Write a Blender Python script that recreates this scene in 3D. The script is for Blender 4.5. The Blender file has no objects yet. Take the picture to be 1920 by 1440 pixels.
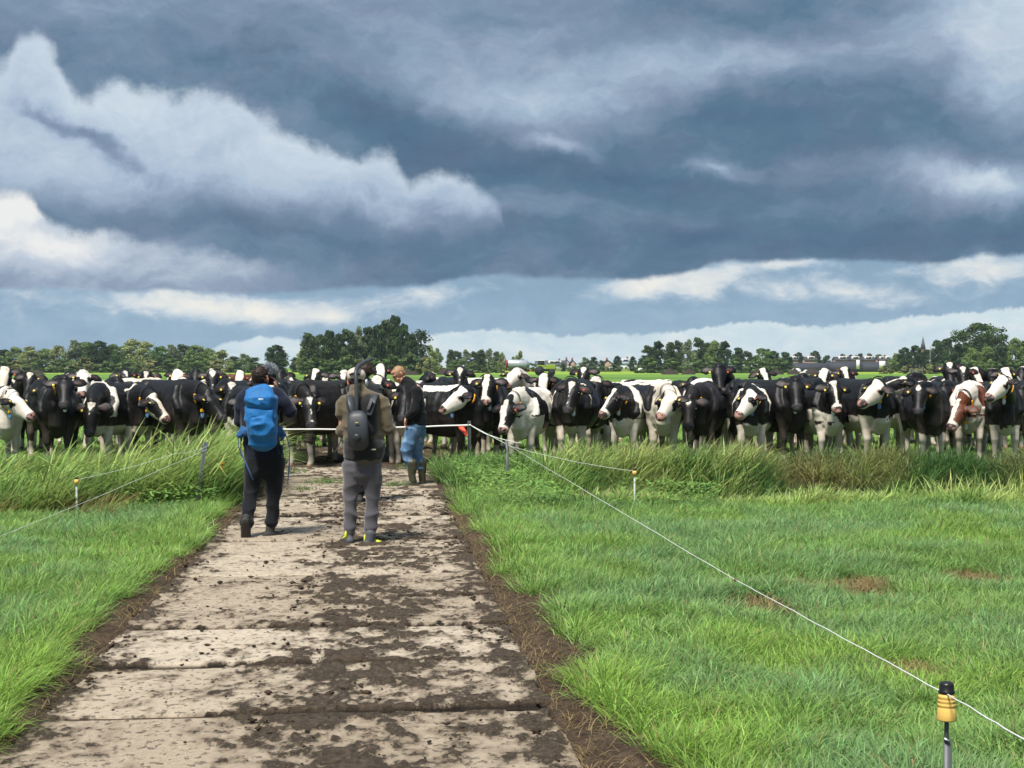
import bpy, bmesh, math, random
import numpy as np
from mathutils import Vector, Matrix, Quaternion

# ------------------------------------------------------------------ camera, world, sun, exposure
SC = bpy.context.scene
COL = SC.collection
F_PX, Y0, H_EYE = 2770.0, 688.0, 1.75          # focal length in photo pixels, horizon row, eye height
cam_d = bpy.data.cameras.new('camera'); cam = bpy.data.objects.new('camera', cam_d); COL.objects.link(cam)
cam_d.sensor_width = 36.0; cam_d.lens = F_PX / 1920 * 36.0; cam_d.clip_start = 0.1; cam_d.clip_end = 6000
cam.location = (0, 0, H_EYE); cam.rotation_euler = (math.radians(90) - math.atan(32 / F_PX), 0, 0)
SC.camera = cam
SC.view_settings.view_transform = 'Standard'; SC.view_settings.look = 'None'
SC.view_settings.exposure = 0.5; SC.view_settings.gamma = 1.0
SUN_EL, SUN_AZ = math.radians(61), math.radians(208)      # azimuth clockwise from +Y: behind the camera, a little to its left
sun_d = bpy.data.lights.new('sun', 'SUN'); sun_d.energy = 4.6; sun_d.angle = math.radians(12); sun_d.color = (1.0, 0.95, 0.87)
sun = bpy.data.objects.new('sun', sun_d); COL.objects.link(sun)
_sd = Vector((math.sin(SUN_AZ) * math.cos(SUN_EL), math.cos(SUN_AZ) * math.cos(SUN_EL), math.sin(SUN_EL)))
sun.rotation_euler = _sd.to_track_quat('Z', 'Y').to_euler(); sun.location = (0, -5, 30)

def lin(c):
    return tuple(((v / 255) / 12.92 if v / 255 <= 0.04045 else ((v / 255 + 0.055) / 1.055) ** 2.4) for v in c)

class S:                                             # tiny expression builder for shader node trees
    nt = None
    def __init__(s, sock): s.s = sock
    @staticmethod
    def m(op, *a, clamp=False):
        n = S.nt.nodes.new('ShaderNodeMath'); n.operation = op; n.use_clamp = clamp
        for i, v in enumerate(a):
            if isinstance(v, S): S.nt.links.new(v.s, n.inputs[i])
            else: n.inputs[i].default_value = v
        return S(n.outputs[0])
    def __add__(s, o): return S.m('ADD', s, o)
    def __radd__(s, o): return S.m('ADD', s, o)
    def __sub__(s, o): return S.m('SUBTRACT', s, o)
    def __rsub__(s, o): return S.m('SUBTRACT', o, s)
    def __mul__(s, o): return S.m('MULTIPLY', s, o)
    def __rmul__(s, o): return S.m('MULTIPLY', s, o)
    def __truediv__(s, o): return S.m('DIVIDE', s, o)
def s_clamp(x): return S.m('ADD', x, 0.0, clamp=True)
def s_step(x, lo, hi):                               # smoothstep of x between lo and hi (lo may exceed hi)
    n = S.nt.nodes.new('ShaderNodeMapRange'); n.interpolation_type = 'SMOOTHSTEP'
    a, b, f, t = (lo, hi, 0.0, 1.0) if lo < hi else (hi, lo, 1.0, 0.0)
    S.nt.links.new(x.s, n.inputs[0])
    for i, v in zip((1, 2, 3, 4), (a, b, f, t)): n.inputs[i].default_value = v
    return S(n.outputs[0])
def s_vec(x, y, z=0.0):
    n = S.nt.nodes.new('ShaderNodeCombineXYZ')
    for i, v in enumerate((x, y, z)):
        if isinstance(v, S): S.nt.links.new(v.s, n.inputs[i])
        else: n.inputs[i].default_value = v
    return S(n.outputs[0])
def s_noise(vec, scale=1.0, detail=4.0, rough=0.5, color=False, dist=0.0):
    n = S.nt.nodes.new('ShaderNodeTexNoise'); S.nt.links.new(vec.s, n.inputs['Vector'])
    n.inputs['Scale'].default_value = scale; n.inputs['Detail'].default_value = detail
    n.inputs['Roughness'].default_value = rough; n.inputs['Distortion'].default_value = dist
    if not color: return S(n.outputs[0])
    sp = S.nt.nodes.new('ShaderNodeSeparateColor'); S.nt.links.new(n.outputs[1], sp.inputs[0])
    return S(sp.outputs[0]), S(sp.outputs[1]), S(sp.outputs[2])
def s_curve(x, pts, x0, x1, y0, y1):                 # a hand-set 1-D curve y(x)
    n = S.nt.nodes.new('ShaderNodeFloatCurve'); c = n.mapping.curves[0]
    pts = [((px - x0) / (x1 - x0), (py - y0) / (y1 - y0)) for px, py in pts]
    while len(c.points) < len(pts): c.points.new(0.5, 0.5)
    for p, q in zip(c.points, pts): p.location = q
    n.mapping.update()
    S.nt.links.new(s_clamp((x - x0) / (x1 - x0)).s, n.inputs['Value'])
    return S(n.outputs[0]) * (y1 - y0) + y0
def s_mix(f, a, b):
    n = S.nt.nodes.new('ShaderNodeMix'); n.data_type = 'RGBA'
    for i, v in ((0, f), (6, a), (7, b)):
        if isinstance(v, S): S.nt.links.new(v.s, n.inputs[i])
        else: n.inputs[i].default_value = v if i == 0 else (*v, 1)
    return S(n.outputs[2])
def s_ramp(x, stops):
    n = S.nt.nodes.new('ShaderNodeValToRGB'); S.nt.links.new(x.s, n.inputs[0]); cr = n.color_ramp
    while len(cr.elements) < len(stops): cr.elements.new(0.5)
    for e, (p, c) in zip(cr.elements, stops): e.position = p; e.color = (*c, 1)
    return S(n.outputs[0])

def build_world():
    w = bpy.data.worlds.new('World'); SC.world = w; w.use_nodes = True; nt = w.node_tree; nt.nodes.clear(); S.nt = nt
    out = nt.nodes.new('ShaderNodeOutputWorld'); bg = nt.nodes.new('ShaderNodeBackground')
    nt.links.new(bg.outputs[0], out.inputs[0]); bg.inputs[1].default_value = 0.1
    sky = nt.nodes.new('ShaderNodeTexSky'); sky.sky_type = 'NISHITA'; sky.sun_disc = False
    sky.sun_elevation = SUN_EL; sky.sun_rotation = SUN_AZ; sky.air_density = 1.0; sky.dust_density = 1.5
    tc = nt.nodes.new('ShaderNodeTexCoord'); sep = nt.nodes.new('ShaderNodeSeparateXYZ')
    nt.links.new(tc.outputs['Generated'], sep.inputs[0])
    dx, dy, dz = (S(sep.outputs[i]) for i in range(3))
    az = S.m('ARCTAN2', dx, dy); el = S.m('ARCSINE', dz)
    U = az * 27.7 + 9.6; V = 6.88 - el * 27.7        # azimuth and elevation of the direction, in hundredths of the lens' focal length
    P = s_vec(U, V, 0.0)
    a1, a2, _ = s_noise(P, 0.45, 3, 0.5, True)
    b1, b2, b3 = s_noise(P, 1.9, 6, 0.62, True)
    Uw = U + (a1 - 0.5) * 1.6 + (b1 - 0.5) * 0.6
    Vw = V + (a2 - 0.5) * 1.0 + (b2 - 0.5) * 0.5
    Vs = V + (a2 - 0.5) * 0.25 + (b2 - 0.5) * 0.22
    # broad brightness of the cloud deck
    def blob(cx, cy, rx, ry, rot=0.0, u=Uw, v=Vw):
        c, s = math.cos(rot), math.sin(rot)
        ex = ((u - cx) * c + (v - cy) * s) / rx; ey = ((v - cy) * c - (u - cx) * s) / ry
        return S.m('EXPONENT', (ex * ex + ey * ey) * -1.0)
    fb = s_noise(s_vec(Uw * 0.45, Vw * 1.1, 3.3), 0.8, 8, 0.66)
    fb2 = s_noise(s_vec(Uw * 0.8, Vw * 1.6, 9.1), 1.5, 6, 0.62)
    B = 0.36 + (fb - 0.5) * 0.6 + (fb2 - 0.5) * 0.34
    for cx, cy, rx, ry, rot, g in (
            (18.9, 0.2, 2.6, 1.6, .45, .44), (19.0, 1.9, 2.2, 1.2, .3, .22), (13.4, 1.35, 2.6, .55, -.05, .42),
            (9.4, 1.7, 2.6, .75, .1, .34), (11.2, 2.1, 1.3, .4, .1, .15), (1.6, .5, 3.4, .8, .2, .16), (7.6, .3, 3.0, .7, 0, .14),
            (10.3, 2.75, .75, .22, .25, .42), (13.4, 3.3, .65, .17, .15, .42), (17.8, 3.6, 2.1, .42, .12, .46), (18.4, 3.45, .7, .2, .1, .3),
            (13.0, 4.3, .6, .14, .1, .14), (10.6, 3.95, 1.7, .3, .05, .16), (9.6, 3.1, 2.8, .7, .15, -.26), (15.3, 2.6, 3.4, .9, .05, -.24),
            (12.6, 3.55, 2.4, .35, 0, -.12), (11.5, 4.7, 4.5, .55, 0, -.16), (17.5, 4.55, 3.0, .45, -.05, -.24), (4.5, 1.1, 2.6, .55, .25, -.12),
            (7.2, 2.15, 1.5, .5, .3, -.2), (6.3, 4.25, 2.6, .35, .08, -.16), (14.2, .5, 2.2, .5, 0, -.12)):
        B = B + blob(cx, cy, rx, ry, rot) * g
    high = s_step(V, 0.0, -14.0)
    B = B + high * 0.45  # sky overhead, out of view, brightened to add ambient light
    deck = s_ramp(s_clamp(B), [(0.0, lin((76, 104, 132))), (0.25, lin((92, 122, 147))), (0.5, lin((127, 150, 174))),
                               (0.75, lin((166, 187, 208))), (1.0, lin((208, 221, 230)))])
    lav = s_ramp(s_clamp(B), [(0.0, lin((88, 103, 129))), (0.25, lin((108, 122, 148))), (0.5, lin((138, 151, 177))), (0.75, lin((176, 188, 209))), (1.0, lin((212, 221, 231)))])
    hue = s_step(s_noise(s_vec(Uw * 0.5, Vw * 1.2, 40.0), 1.1, 5, .6), 0.42, 0.62)
    deck = s_mix(hue * 0.4, deck, lav)
    # billowing light bank in front, upper left
    top = s_curve(U, [(-6, 1.2), (-2, 1.4), (0, 1.55), (.45, 1.45), (.8, 1.1), (1.25, 1.25), (1.75, 1.9), (2.6, 1.62), (3.4, 1.8), (4.3, 1.9), (5.1, 2.3),
                      (6.0, 2.62), (6.6, 2.85), (7.3, 2.8), (7.75, 3.2), (8.4, 3.12), (9.0, 3.5), (9.4, 4.1), (9.7, 5.4), (12, 6.5)], -6, 12, 0, 8)
    bot = s_curve(U, [(-6, 4.2), (0, 3.9), (2, 4.15), (4, 4.05), (6, 4.15), (8, 4.4), (9.3, 4.35), (12, 4.2)], -6, 12, 0, 8)
    e1 = (Vw - top) + (b3 - 0.5) * 0.5
    t1 = s_step(e1, -0.10, 0.30) * s_step(Vw - bot, 0.35, -0.55)
    d1 = s_noise(s_vec(Uw * 0.7, Vw * 1.0, 5.0), 1.25, 8, 0.66)
    q1 = 0.70 + (d1 - 0.5) * 0.9 + s_step(e1, 0.9, 0.0) * 0.16 - s_step(V, 3.0, 4.5) * 0.34
    q1 = q1 - blob(2.0, 2.9, 1.3, .2, .55) * .35 - blob(1.2, 2.45, .7, .18, .4) * .2 + blob(4.0, 2.6, 2.0, .6, .25) * .12 + blob(.4, 2.4, 1.4, .6) * .06
    bank = s_ramp(s_clamp(q1), [(0.0, lin((100, 122, 149))), (0.35, lin((136, 155, 181))), (0.62, lin((174, 192, 213))), (1.0, lin((208, 221, 232)))])
    c = s_mix(t1, deck, bank)
    # bright cloud low on the left
    e2 = Vw - s_curve(U, [(-6, 3.4), (0, 3.62), (.85, 3.75), (1.2, 4.2), (3.0, 4.55), (4.3, 4.85), (5.6, 4.95), (7.0, 5.5), (9, 5.8), (12, 6)], -6, 12, 0, 8) + (b3 - 0.5) * 0.4
    t2 = s_step(e2, -0.02, 0.3) * s_step(U, 6.6, 4.0)
    d2 = s_noise(s_vec(Uw * 0.6, Vw * 1.3, 15.0), 1.5, 7, 0.6)
    q2 = 0.46 + (d2 - 0.5) * 1.0 + blob(.1, 3.95, .95, .36) * .8 + blob(1.2, 4.75, 1.7, .3, .3) * .3 + s_step(U, 5.5, 0.0) * .18 - s_step(V, 4.85, 5.45) * .3
    c = s_mix(t2, c, s_ramp(s_clamp(q2), [(0.0, lin((110, 130, 155))), (0.35, lin((150, 167, 190))), (0.65, lin((192, 204, 219))), (1.0, lin((238, 239, 238)))]))
    # below the deck's flat base: distant blue-grey band, sunlit cumulus, pale horizon
    base = s_curve(U, [(-6, 5.3), (0, 5.42), (3, 5.48), (5.5, 5.46), (6.4, 5.35), (7.6, 5.32), (8.6, 5.18), (10, 5.16), (11.5, 5.24), (12.8, 5.14), (13.4, 4.95), (14.5, 4.9), (16.3, 4.92), (17.4, 4.96), (18.2, 4.86), (19.4, 4.84), (26, 4.7)], -6, 26, 0, 8)
    t3 = s_step(Vs - base, -0.03, 0.1)
    nish = S(sky.outputs[0])
    bandc = s_ramp(s_clamp(s_step(V, 4.9, 6.5) * 0.5 + (fb2 - 0.5) * 0.8 + 0.25), [(0, lin((118, 150, 176))), (.5, lin((134, 168, 198))), (1, lin((162, 191, 214)))])
    g3 = blob(3.6, 5.78, 1.5, .30, .10, U, Vs) * 1.25 + blob(5.6, 5.92, 1.4, .22, .1, U, Vs) * .95 + blob(7.6, 5.6, 1.8, .24, -.1, U, Vs) * .7 + blob(12.1, 5.38, 1.0, .24, -.1, U, Vs) * 1.1 + blob(13.3, 5.25, .8, .3, -.2, U, Vs) * .8 \
        + blob(15.5, 5.5, 1.6, .30, .1, U, Vs) * .72 + blob(14.9, 5.0, .7, .1, 0, U, Vs) * .7 + blob(18.3, 5.15, 1.4, .30, 0, U, Vs) * .95 + blob(16.9, 5.65, .6, .15, 0, U, Vs) * .4 + blob(0.2, 5.7, 2.3, .5, 0, U, Vs) * .34
    cum = s_noise(s_vec(U * 1.2, V * 2.4, 21.0), 1.3, 7, 0.58, dist=0.4)
    k3 = s_step(g3 + (cum - 0.5) * 1.3, 0.12, 0.85)
    cumc = s_ramp(s_clamp(g3 * 0.6 + (cum - 0.42) * 1.3), [(0, lin((158, 182, 206))), (.45, lin((196, 211, 223))), (1, lin((243, 241, 233)))])
    low = s_mix(k3, bandc, cumc)
    hz = s_curve(U, [(-6, 7.0), (1, 6.95), (3.6, 6.7), (4.6, 6.35), (6.2, 6.33), (7.9, 6.28), (9.2, 6.2), (10.5, 6.22), (12.6, 6.22), (13.4, 6.12), (14.3, 6.08), (15.7, 6.1), (16.4, 6.0), (17.6, 5.88), (19.2, 5.84), (26, 5.8)], -6, 26, 0, 8)
    t4 = s_step(Vs + (b3 - 0.5) * 0.22 + (s_noise(s_vec(U * 3.0, V * 1.5, 31.0), 1.2, 6, .65) - 0.5) * 0.22 - hz, -0.02, 0.06)
    hc = s_ramp(s_clamp(0.5 + (cum - 0.5) * 1.6), [(0, lin((190, 213, 226))), (.5, lin((210, 227, 234))), (1, lin((236, 240, 238)))])
    low = s_mix(t4, low, hc)
    c = s_mix(t3, c, low)
    # the cloud radiances above are display values; scale them to the background strength, with thin sky showing through
    vm = nt.nodes.new('ShaderNodeVectorMath'); vm.operation = 'SCALE'; nt.links.new(c.s, vm.inputs[0]); vm.inputs['Scale'].default_value = 10.0 / 2 ** 0.5
    thin = t3 * (1.0 - t4) * (1.0 - k3) * 0.12
    fin = s_mix(thin, S(vm.outputs[0]), nish)
    nt.links.new(fin.s, bg.inputs[0])
    w.cycles.sampling_method = 'MANUAL'; w.cycles.sample_map_resolution = 512
build_world()

# ------------------------------------------------------------------ helpers
RNG = np.random.default_rng(7)
random.seed(5)

def px(x, y=None, D=None, h=None):
    """photo pixel column + distance (and row or height) -> world point"""
    X = (x - 960) * D / F_PX
    Z = h if h is not None else (0.0 if y is None else H_EYE - (y - Y0) * D / F_PX)
    return Vector((X, D, Z))
def dist_of_row(y): return F_PX * H_EYE / (y - Y0)

def _hash(ix, iy, iz, seed):
    h = (ix.astype(np.int64) * 374761393 + iy.astype(np.int64) * 668265263 + iz.astype(np.int64) * 2147483647 + seed * 1274126177) & 0xFFFFFFFF
    h = ((h ^ (h >> 13)) * 1274126177) & 0xFFFFFFFF
    h = (h ^ (h >> 16)) & 0xFFFFFF
    return h / float(0xFFFFFF)
def vnoise(p, seed=0):
    p = np.asarray(p, dtype=np.float64); i = np.floor(p).astype(np.int64); f = p - i; f = f * f * (3 - 2 * f)
    r = 0
    for dx in (0, 1):
        wx = f[:, 0] if dx else 1 - f[:, 0]
        for dy in (0, 1):
            wy = f[:, 1] if dy else 1 - f[:, 1]
            for dz in (0, 1):
                wz = f[:, 2] if dz else 1 - f[:, 2]
                r = r + wx * wy * wz * _hash(i[:, 0] + dx, i[:, 1] + dy, i[:, 2] + dz, seed)
    return r
def fbm(p, octaves=3, seed=0, gain=0.5):
    p = np.asarray(p, dtype=np.float64); r = 0; a = 1; t = 0
    for o in range(octaves):
        r = r + a * vnoise(p * (2.03 ** o) + 17.3 * o, seed + o); t += a; a *= gain
    return r / t
def n2(x, y, s, seed=0, o=3):
    return fbm(np.stack([np.asarray(x) * s, np.asarray(y) * s, np.zeros(len(x))], 1), o, seed)

def mesh_np(name, verts, faces_list, mats=(), colors=None, smooth=False, mat_idx=None, attrs=None):
    """verts (n,3); faces_list: list of int arrays (m,k), each with its own k"""
    me = bpy.data.meshes.new(name)
    verts = np.asarray(verts, dtype=np.float32)
    me.vertices.add(len(verts)); me.vertices.foreach_set('co', verts.ravel())
    loops = np.concatenate([np.asarray(f, dtype=np.int32).ravel() for f in faces_list])
    tot = np.concatenate([np.full(len(f), np.asarray(f).shape[1], dtype=np.int32) for f in faces_list])
    start = np.concatenate([[0], np.cumsum(tot)[:-1]]).astype(np.int32)
    me.loops.add(len(loops)); me.loops.foreach_set('vertex_index', loops)
    me.polygons.add(len(tot)); me.polygons.foreach_set('loop_start', start)
    if mat_idx is not None: me.polygons.foreach_set('material_index', np.asarray(mat_idx, dtype=np.int32))
    if smooth: me.polygons.foreach_set('use_smooth', np.ones(len(tot), dtype=bool))
    me.update(calc_edges=True)
    if colors is not None: set_color(me, colors)
    for m in mats: me.materials.append(m)
    return me
def set_color(me, colors, name='tint'):
    a = me.color_attributes.new(name, 'FLOAT_COLOR', 'POINT')
    c = np.ones((len(me.vertices), 4), dtype=np.float32); c[:, :colors.shape[1]] = colors
    a.data.foreach_set('color', c.ravel())
def link(name, me, parent=None, loc=None, rot=None, scale=None):
    o = bpy.data.objects.new(name, me); COL.objects.link(o)
    if parent is not None: o.parent = parent
    if loc is not None: o.location = loc
    if rot is not None: o.rotation_euler = rot
    if scale is not None: o.scale = (scale,) * 3 if isinstance(scale, (int, float)) else scale
    return o
def tag(o, label=None, cat=None, group=None, kind=None):
    if label: o['label'] = label
    if cat: o['category'] = cat
    if group: o['group'] = group
    if kind: o['kind'] = kind
    return o
def empty(name, loc=(0, 0, 0), rz=0.0):
    o = bpy.data.objects.new(name, None); COL.objects.link(o); o.location = loc; o.rotation_euler = (0, 0, rz); o.empty_display_size = 0.1
    return o

# ---- materials
def new_mat(name):
    m = bpy.data.materials.new(name); m.use_nodes = True; nt = m.node_tree; nt.nodes.clear(); S.nt = nt
    out = nt.nodes.new('ShaderNodeOutputMaterial'); return m, nt, out
def attr_col(name='tint'):
    n = S.nt.nodes.new('ShaderNodeAttribute'); n.attribute_name = name; return S(n.outputs['Color'])
def obj_vec(world=False):
    n = S.nt.nodes.new('ShaderNodeNewGeometry' if world else 'ShaderNodeTexCoord')
    return S(n.outputs['Position'] if world else n.outputs['Object'])
def s_scale(v, k):
    n = S.nt.nodes.new('ShaderNodeVectorMath'); n.operation = 'MULTIPLY'; S.nt.links.new(v.s, n.inputs[0])
    n.inputs[1].default_value = k if isinstance(k, tuple) else (k, k, k); return S(n.outputs[0])
def s_mulcol(c, f):
    n = S.nt.nodes.new('ShaderNodeVectorMath'); n.operation = 'SCALE'; S.nt.links.new(c.s, n.inputs[0]); S.nt.links.new(f.s, n.inputs['Scale']); return S(n.outputs[0])
def principled(nt, out, col, rough=0.6, spec=0.3, metal=0.0, bump=None, bstr=0.3, bdist=0.01):
    b = nt.nodes.new('ShaderNodeBsdfPrincipled')
    if isinstance(col, S): nt.links.new(col.s, b.inputs['Base Color'])
    else: b.inputs['Base Color'].default_value = (*col, 1)
    if isinstance(rough, S): nt.links.new(rough.s, b.inputs['Roughness'])
    else: b.inputs['Roughness'].default_value = rough
    b.inputs['Specular IOR Level'].default_value = spec; b.inputs['Metallic'].default_value = metal
    if bump is not None:
        bn = nt.nodes.new('ShaderNodeBump'); bn.inputs['Strength'].default_value = bstr; bn.inputs['Distance'].default_value = bdist
        nt.links.new(bump.s, bn.inputs['Height']); nt.links.new(bn.outputs[0], b.inputs['Normal'])
    nt.links.new(b.outputs[0], out.inputs[0]); return b
_mc = {}
def mat(name, col, rough=0.6, spec=0.3, metal=0.0, var=0.15, nscale=8.0, bstr=0.15, bdist=0.005):
    """plain surface with mottled colour and a little relief"""
    if name in _mc: return _mc[name]
    m, nt, out = new_mat(name); v = obj_vec()
    n = s_noise(v, nscale, 5, 0.6); f = 1.0 + (n - 0.5) * (2 * var)
    base = nt.nodes.new('ShaderNodeRGB'); base.outputs[0].default_value = (*col, 1)
    principled(nt, out, s_mulcol(S(base.outputs[0]), f), rough, spec, metal, n, bstr, bdist)
    _mc[name] = m; return m
def mat_vcol(name, rough=0.6, spec=0.3, bscale=60.0, bstr=0.25, bdist=0.004, var=0.12, sheen=0.0):
    if name in _mc: return _mc[name]
    m, nt, out = new_mat(name); v = obj_vec(); n = s_noise(v, bscale, 4, 0.6)
    b = principled(nt, out, s_mulcol(attr_col(), 1.0 + (n - 0.5) * (2 * var)), rough, spec, 0, n, bstr, bdist)
    b.inputs['Sheen Weight'].default_value = sheen
    _mc[name] = m; return m
def mat_leaf(name, rough=0.5, trans=0.45, spec=0.3):
    if name in _mc: return _mc[name]
    m, nt, out = new_mat(name); c = attr_col()
    b = nt.nodes.new('ShaderNodeBsdfPrincipled'); nt.links.new(c.s, b.inputs['Base Color']); b.inputs['Roughness'].default_value = rough
    b.inputs['Specular IOR Level'].default_value = spec
    t = nt.nodes.new('ShaderNodeBsdfTranslucent'); nt.links.new(s_scale(c, 1.25).s, t.inputs[0])
    mx = nt.nodes.new('ShaderNodeMixShader'); mx.inputs[0].default_value = trans
    nt.links.new(b.outputs[0], mx.inputs[1]); nt.links.new(t.outputs[0], mx.inputs[2]); nt.links.new(mx.outputs[0], out.inputs[0])
    _mc[name] = m; return m

# ---- solids
def nrm(v): v = np.asarray(v, float); return v / (np.linalg.norm(v) + 1e-12)
def tube(pts, rs, up=(0, 0, 1), n=16, power=2.0, cap=True, egg=0.0):
    """closed tube through pts; rs = (side radius, up radius); power>2 squares the section; egg narrows its top"""
    pts = [np.asarray(p, float) for p in pts]; k = len(pts); V = []; Fq = []
    rs = [(r, r) if isinstance(r, (int, float)) else r for r in rs]
    th = np.arange(n) * 2 * math.pi / n
    cs, sn = np.cos(th), np.sin(th); cs = np.sign(cs) * np.abs(cs) ** (2 / power); sn = np.sign(sn) * np.abs(sn) ** (2 / power)
    ups = up if isinstance(up, list) else [up] * k
    for i in range(k):
        t = nrm(pts[min(i + 1, k - 1)] - pts[max(i - 1, 0)]); s = np.cross(t, ups[i])
        if np.linalg.norm(s) < 1e-4: s = np.cross(t, (0.3, 1, 0.1))
        s = nrm(s); u = np.cross(s, t); a, b = rs[i]
        w = 1 - egg * np.clip(sn, 0, 1)
        V.append(pts[i] + np.outer(cs * a * w, s) + np.outer(sn * b, u))
    ends = []
    if cap:
        r0, r1 = min(rs[0]), min(rs[-1]); t0 = nrm(pts[0] - pts[1]); t1 = nrm(pts[-1] - pts[-2])
        V = [pts[0] + (V[0] - pts[0]) * .6 + t0 * r0 * .55] + V + [pts[-1] + (V[-1] - pts[-1]) * .6 + t1 * r1 * .55]
        ends = [pts[0] + t0 * r0 * .75, pts[-1] + t1 * r1 * .75]
    m = len(V); A = np.concatenate(V)
    for i in range(m - 1):
        a = np.arange(n) + i * n; b = (np.arange(n) + 1) % n + i * n
        Fq.append(np.stack([a, b, b + n, a + n], 1))
    Ft = []
    if cap:
        A = np.concatenate([A, np.array(ends)]); e0 = m * n; a = np.arange(n); b = (a + 1) % n
        Ft = [np.stack([b, a, np.full(n, e0)], 1), np.stack([a + (m - 1) * n, b + (m - 1) * n, np.full(n, e0 + 1)], 1)]
    return A, Fq, Ft
def ball(c, r, n=14, up=(0, 0, 1), rot=None):
    r = (r, r, r) if isinstance(r, (int, float)) else r
    ph = np.linspace(0, math.pi, n // 2 + 1)[1:-1]; th = np.arange(n) * 2 * math.pi / n
    V = [np.stack([np.sin(p) * np.cos(th) * r[0], np.sin(p) * np.sin(th) * r[1], np.full(n, math.cos(p) * r[2])], 1) for p in ph]
    A = np.concatenate(V + [np.array([[0, 0, r[2]], [0, 0, -r[2]]])]); m = len(ph)
    if rot is not None: A = A @ np.asarray(rot).T
    A = A + np.asarray(c, float)
    Fq = []; a = np.arange(n); b = (a + 1) % n
    for i in range(m - 1): Fq.append(np.stack([a + i * n, a + (i + 1) * n, b + (i + 1) * n, b + i * n], 1))
    Ft = [np.stack([a, b, np.full(n, m * n)], 1), np.stack([b + (m - 1) * n, a + (m - 1) * n, np.full(n, m * n + 1)], 1)]
    return A, Fq, Ft
def box(c, s, rot=None):
    s = np.asarray(s, float) / 2
    A = np.array([[x, y, z] for x in (-1, 1) for y in (-1, 1) for z in (-1, 1)], float) * s
    if rot is not None: A = A @ np.asarray(rot).T
    A = A + np.asarray(c, float)
    F = np.array([[0, 1, 3, 2], [4, 6, 7, 5], [0, 4, 5, 1], [2, 3, 7, 6], [0, 2, 6, 4], [1, 5, 7, 3]])
    return A, [F], []
def join(parts):
    Vs = []; Q = []; T = []; o = 0
    for A, q, t in parts:
        Vs.append(A); Q += [x + o for x in q]; T += [x + o for x in t]; o += len(A)
    fl = []
    if Q: fl.append(np.concatenate(Q))
    if T: fl.append(np.concatenate(T))
    return np.concatenate(Vs), fl
def solid(name, parts, m, parent=None, smooth=True, bevel=0.0, **kw):
    V, fl = join(parts); me = mesh_np(name, V, fl, [m], smooth=smooth)
    if bevel:
        bm = bmesh.new(); bm.from_mesh(me); bmesh.ops.bevel(bm, geom=bm.edges[:], offset=bevel, segments=2, affect='EDGES', profile=0.6)
        bm.to_mesh(me); bm.free(); me.polygons.foreach_set('use_smooth', np.zeros(len(me.polygons), dtype=bool))
    return link(name, me, parent, **kw)
def remesh(parts, voxel, smooth=3, factor=0.6):
    """union of closed solids as one continuous surface -> mesh, vertex array"""
    V, fl = join(parts); me = mesh_np('tmp', V, fl); o = bpy.data.objects.new('tmp', me); COL.objects.link(o)
    r = o.modifiers.new('r', 'REMESH'); r.mode = 'VOXEL'; r.voxel_size = voxel; r.use_smooth_shade = True
    if smooth:
        s = o.modifiers.new('s', 'SMOOTH'); s.iterations = smooth; s.factor = factor
    dg = bpy.context.evaluated_depsgraph_get(); res = bpy.data.meshes.new_from_object(o.evaluated_get(dg))
    bpy.data.objects.remove(o); bpy.data.meshes.remove(me)
    A = np.empty(len(res.vertices) * 3, dtype=np.float32); res.vertices.foreach_get('co', A)
    return res, A.reshape(-1, 3).astype(float)
def rotm(axis, ang): return np.array(Matrix.Rotation(ang, 3, axis))

# ------------------------------------------------------------------ cows
WHITE = np.array([0.73, 0.68, 0.60]); BLACK = np.array([0.0070, 0.0068, 0.0072]); BROWN = np.array([0.105, 0.033, 0.015])
PINK = np.array([0.37, 0.21, 0.17]); DIRT_SHADE = np.array([0.20, 0.155, 0.11])
M_COAT = mat_vcol('coat', rough=0.47, spec=0.24, bscale=55, bstr=0.5, bdist=0.005, var=0.2)
M_EYE = mat('eye_dark', (0.006, 0.005, 0.004), rough=0.12, spec=0.6, var=0.0, bstr=0.0)
M_STRAP = mat('collar_strap', (0.02, 0.02, 0.022), rough=0.7); M_PLATE = mat('collar_plate', (0.75, 0.33, 0.02), rough=0.5)
M_PEND_Y = mat('pendant_yellow', (0.80, 0.42, 0.02), rough=0.45); M_PEND_G = mat('pendant_green', (0.015, 0.09, 0.07), rough=0.45)
M_TAG_B = mat('tag_blue', (0.12, 0.24, 0.46), rough=0.45); M_TAG_W = mat('tag_white', (0.66, 0.70, 0.72), rough=0.45)
M_ETAG = mat('ear_tag_yellow', (0.62, 0.52, 0.10), rough=0.5); M_ETAG_R = mat('ear_tag_orange', (0.36, 0.08, 0.035), rough=0.5)
M_MARK = mat('tag_mark', (0.02, 0.02, 0.02), rough=0.6)

def bez(P0, T0, P3, T3, t):
    P0, P3 = np.asarray(P0), np.asarray(P3); P1 = P0 + T0; P2 = P3 - T3; u = 1 - t
    return u ** 3 * P0 + 3 * u * u * t * P1 + 3 * u * t * t * P2 + t ** 3 * P3

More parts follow.
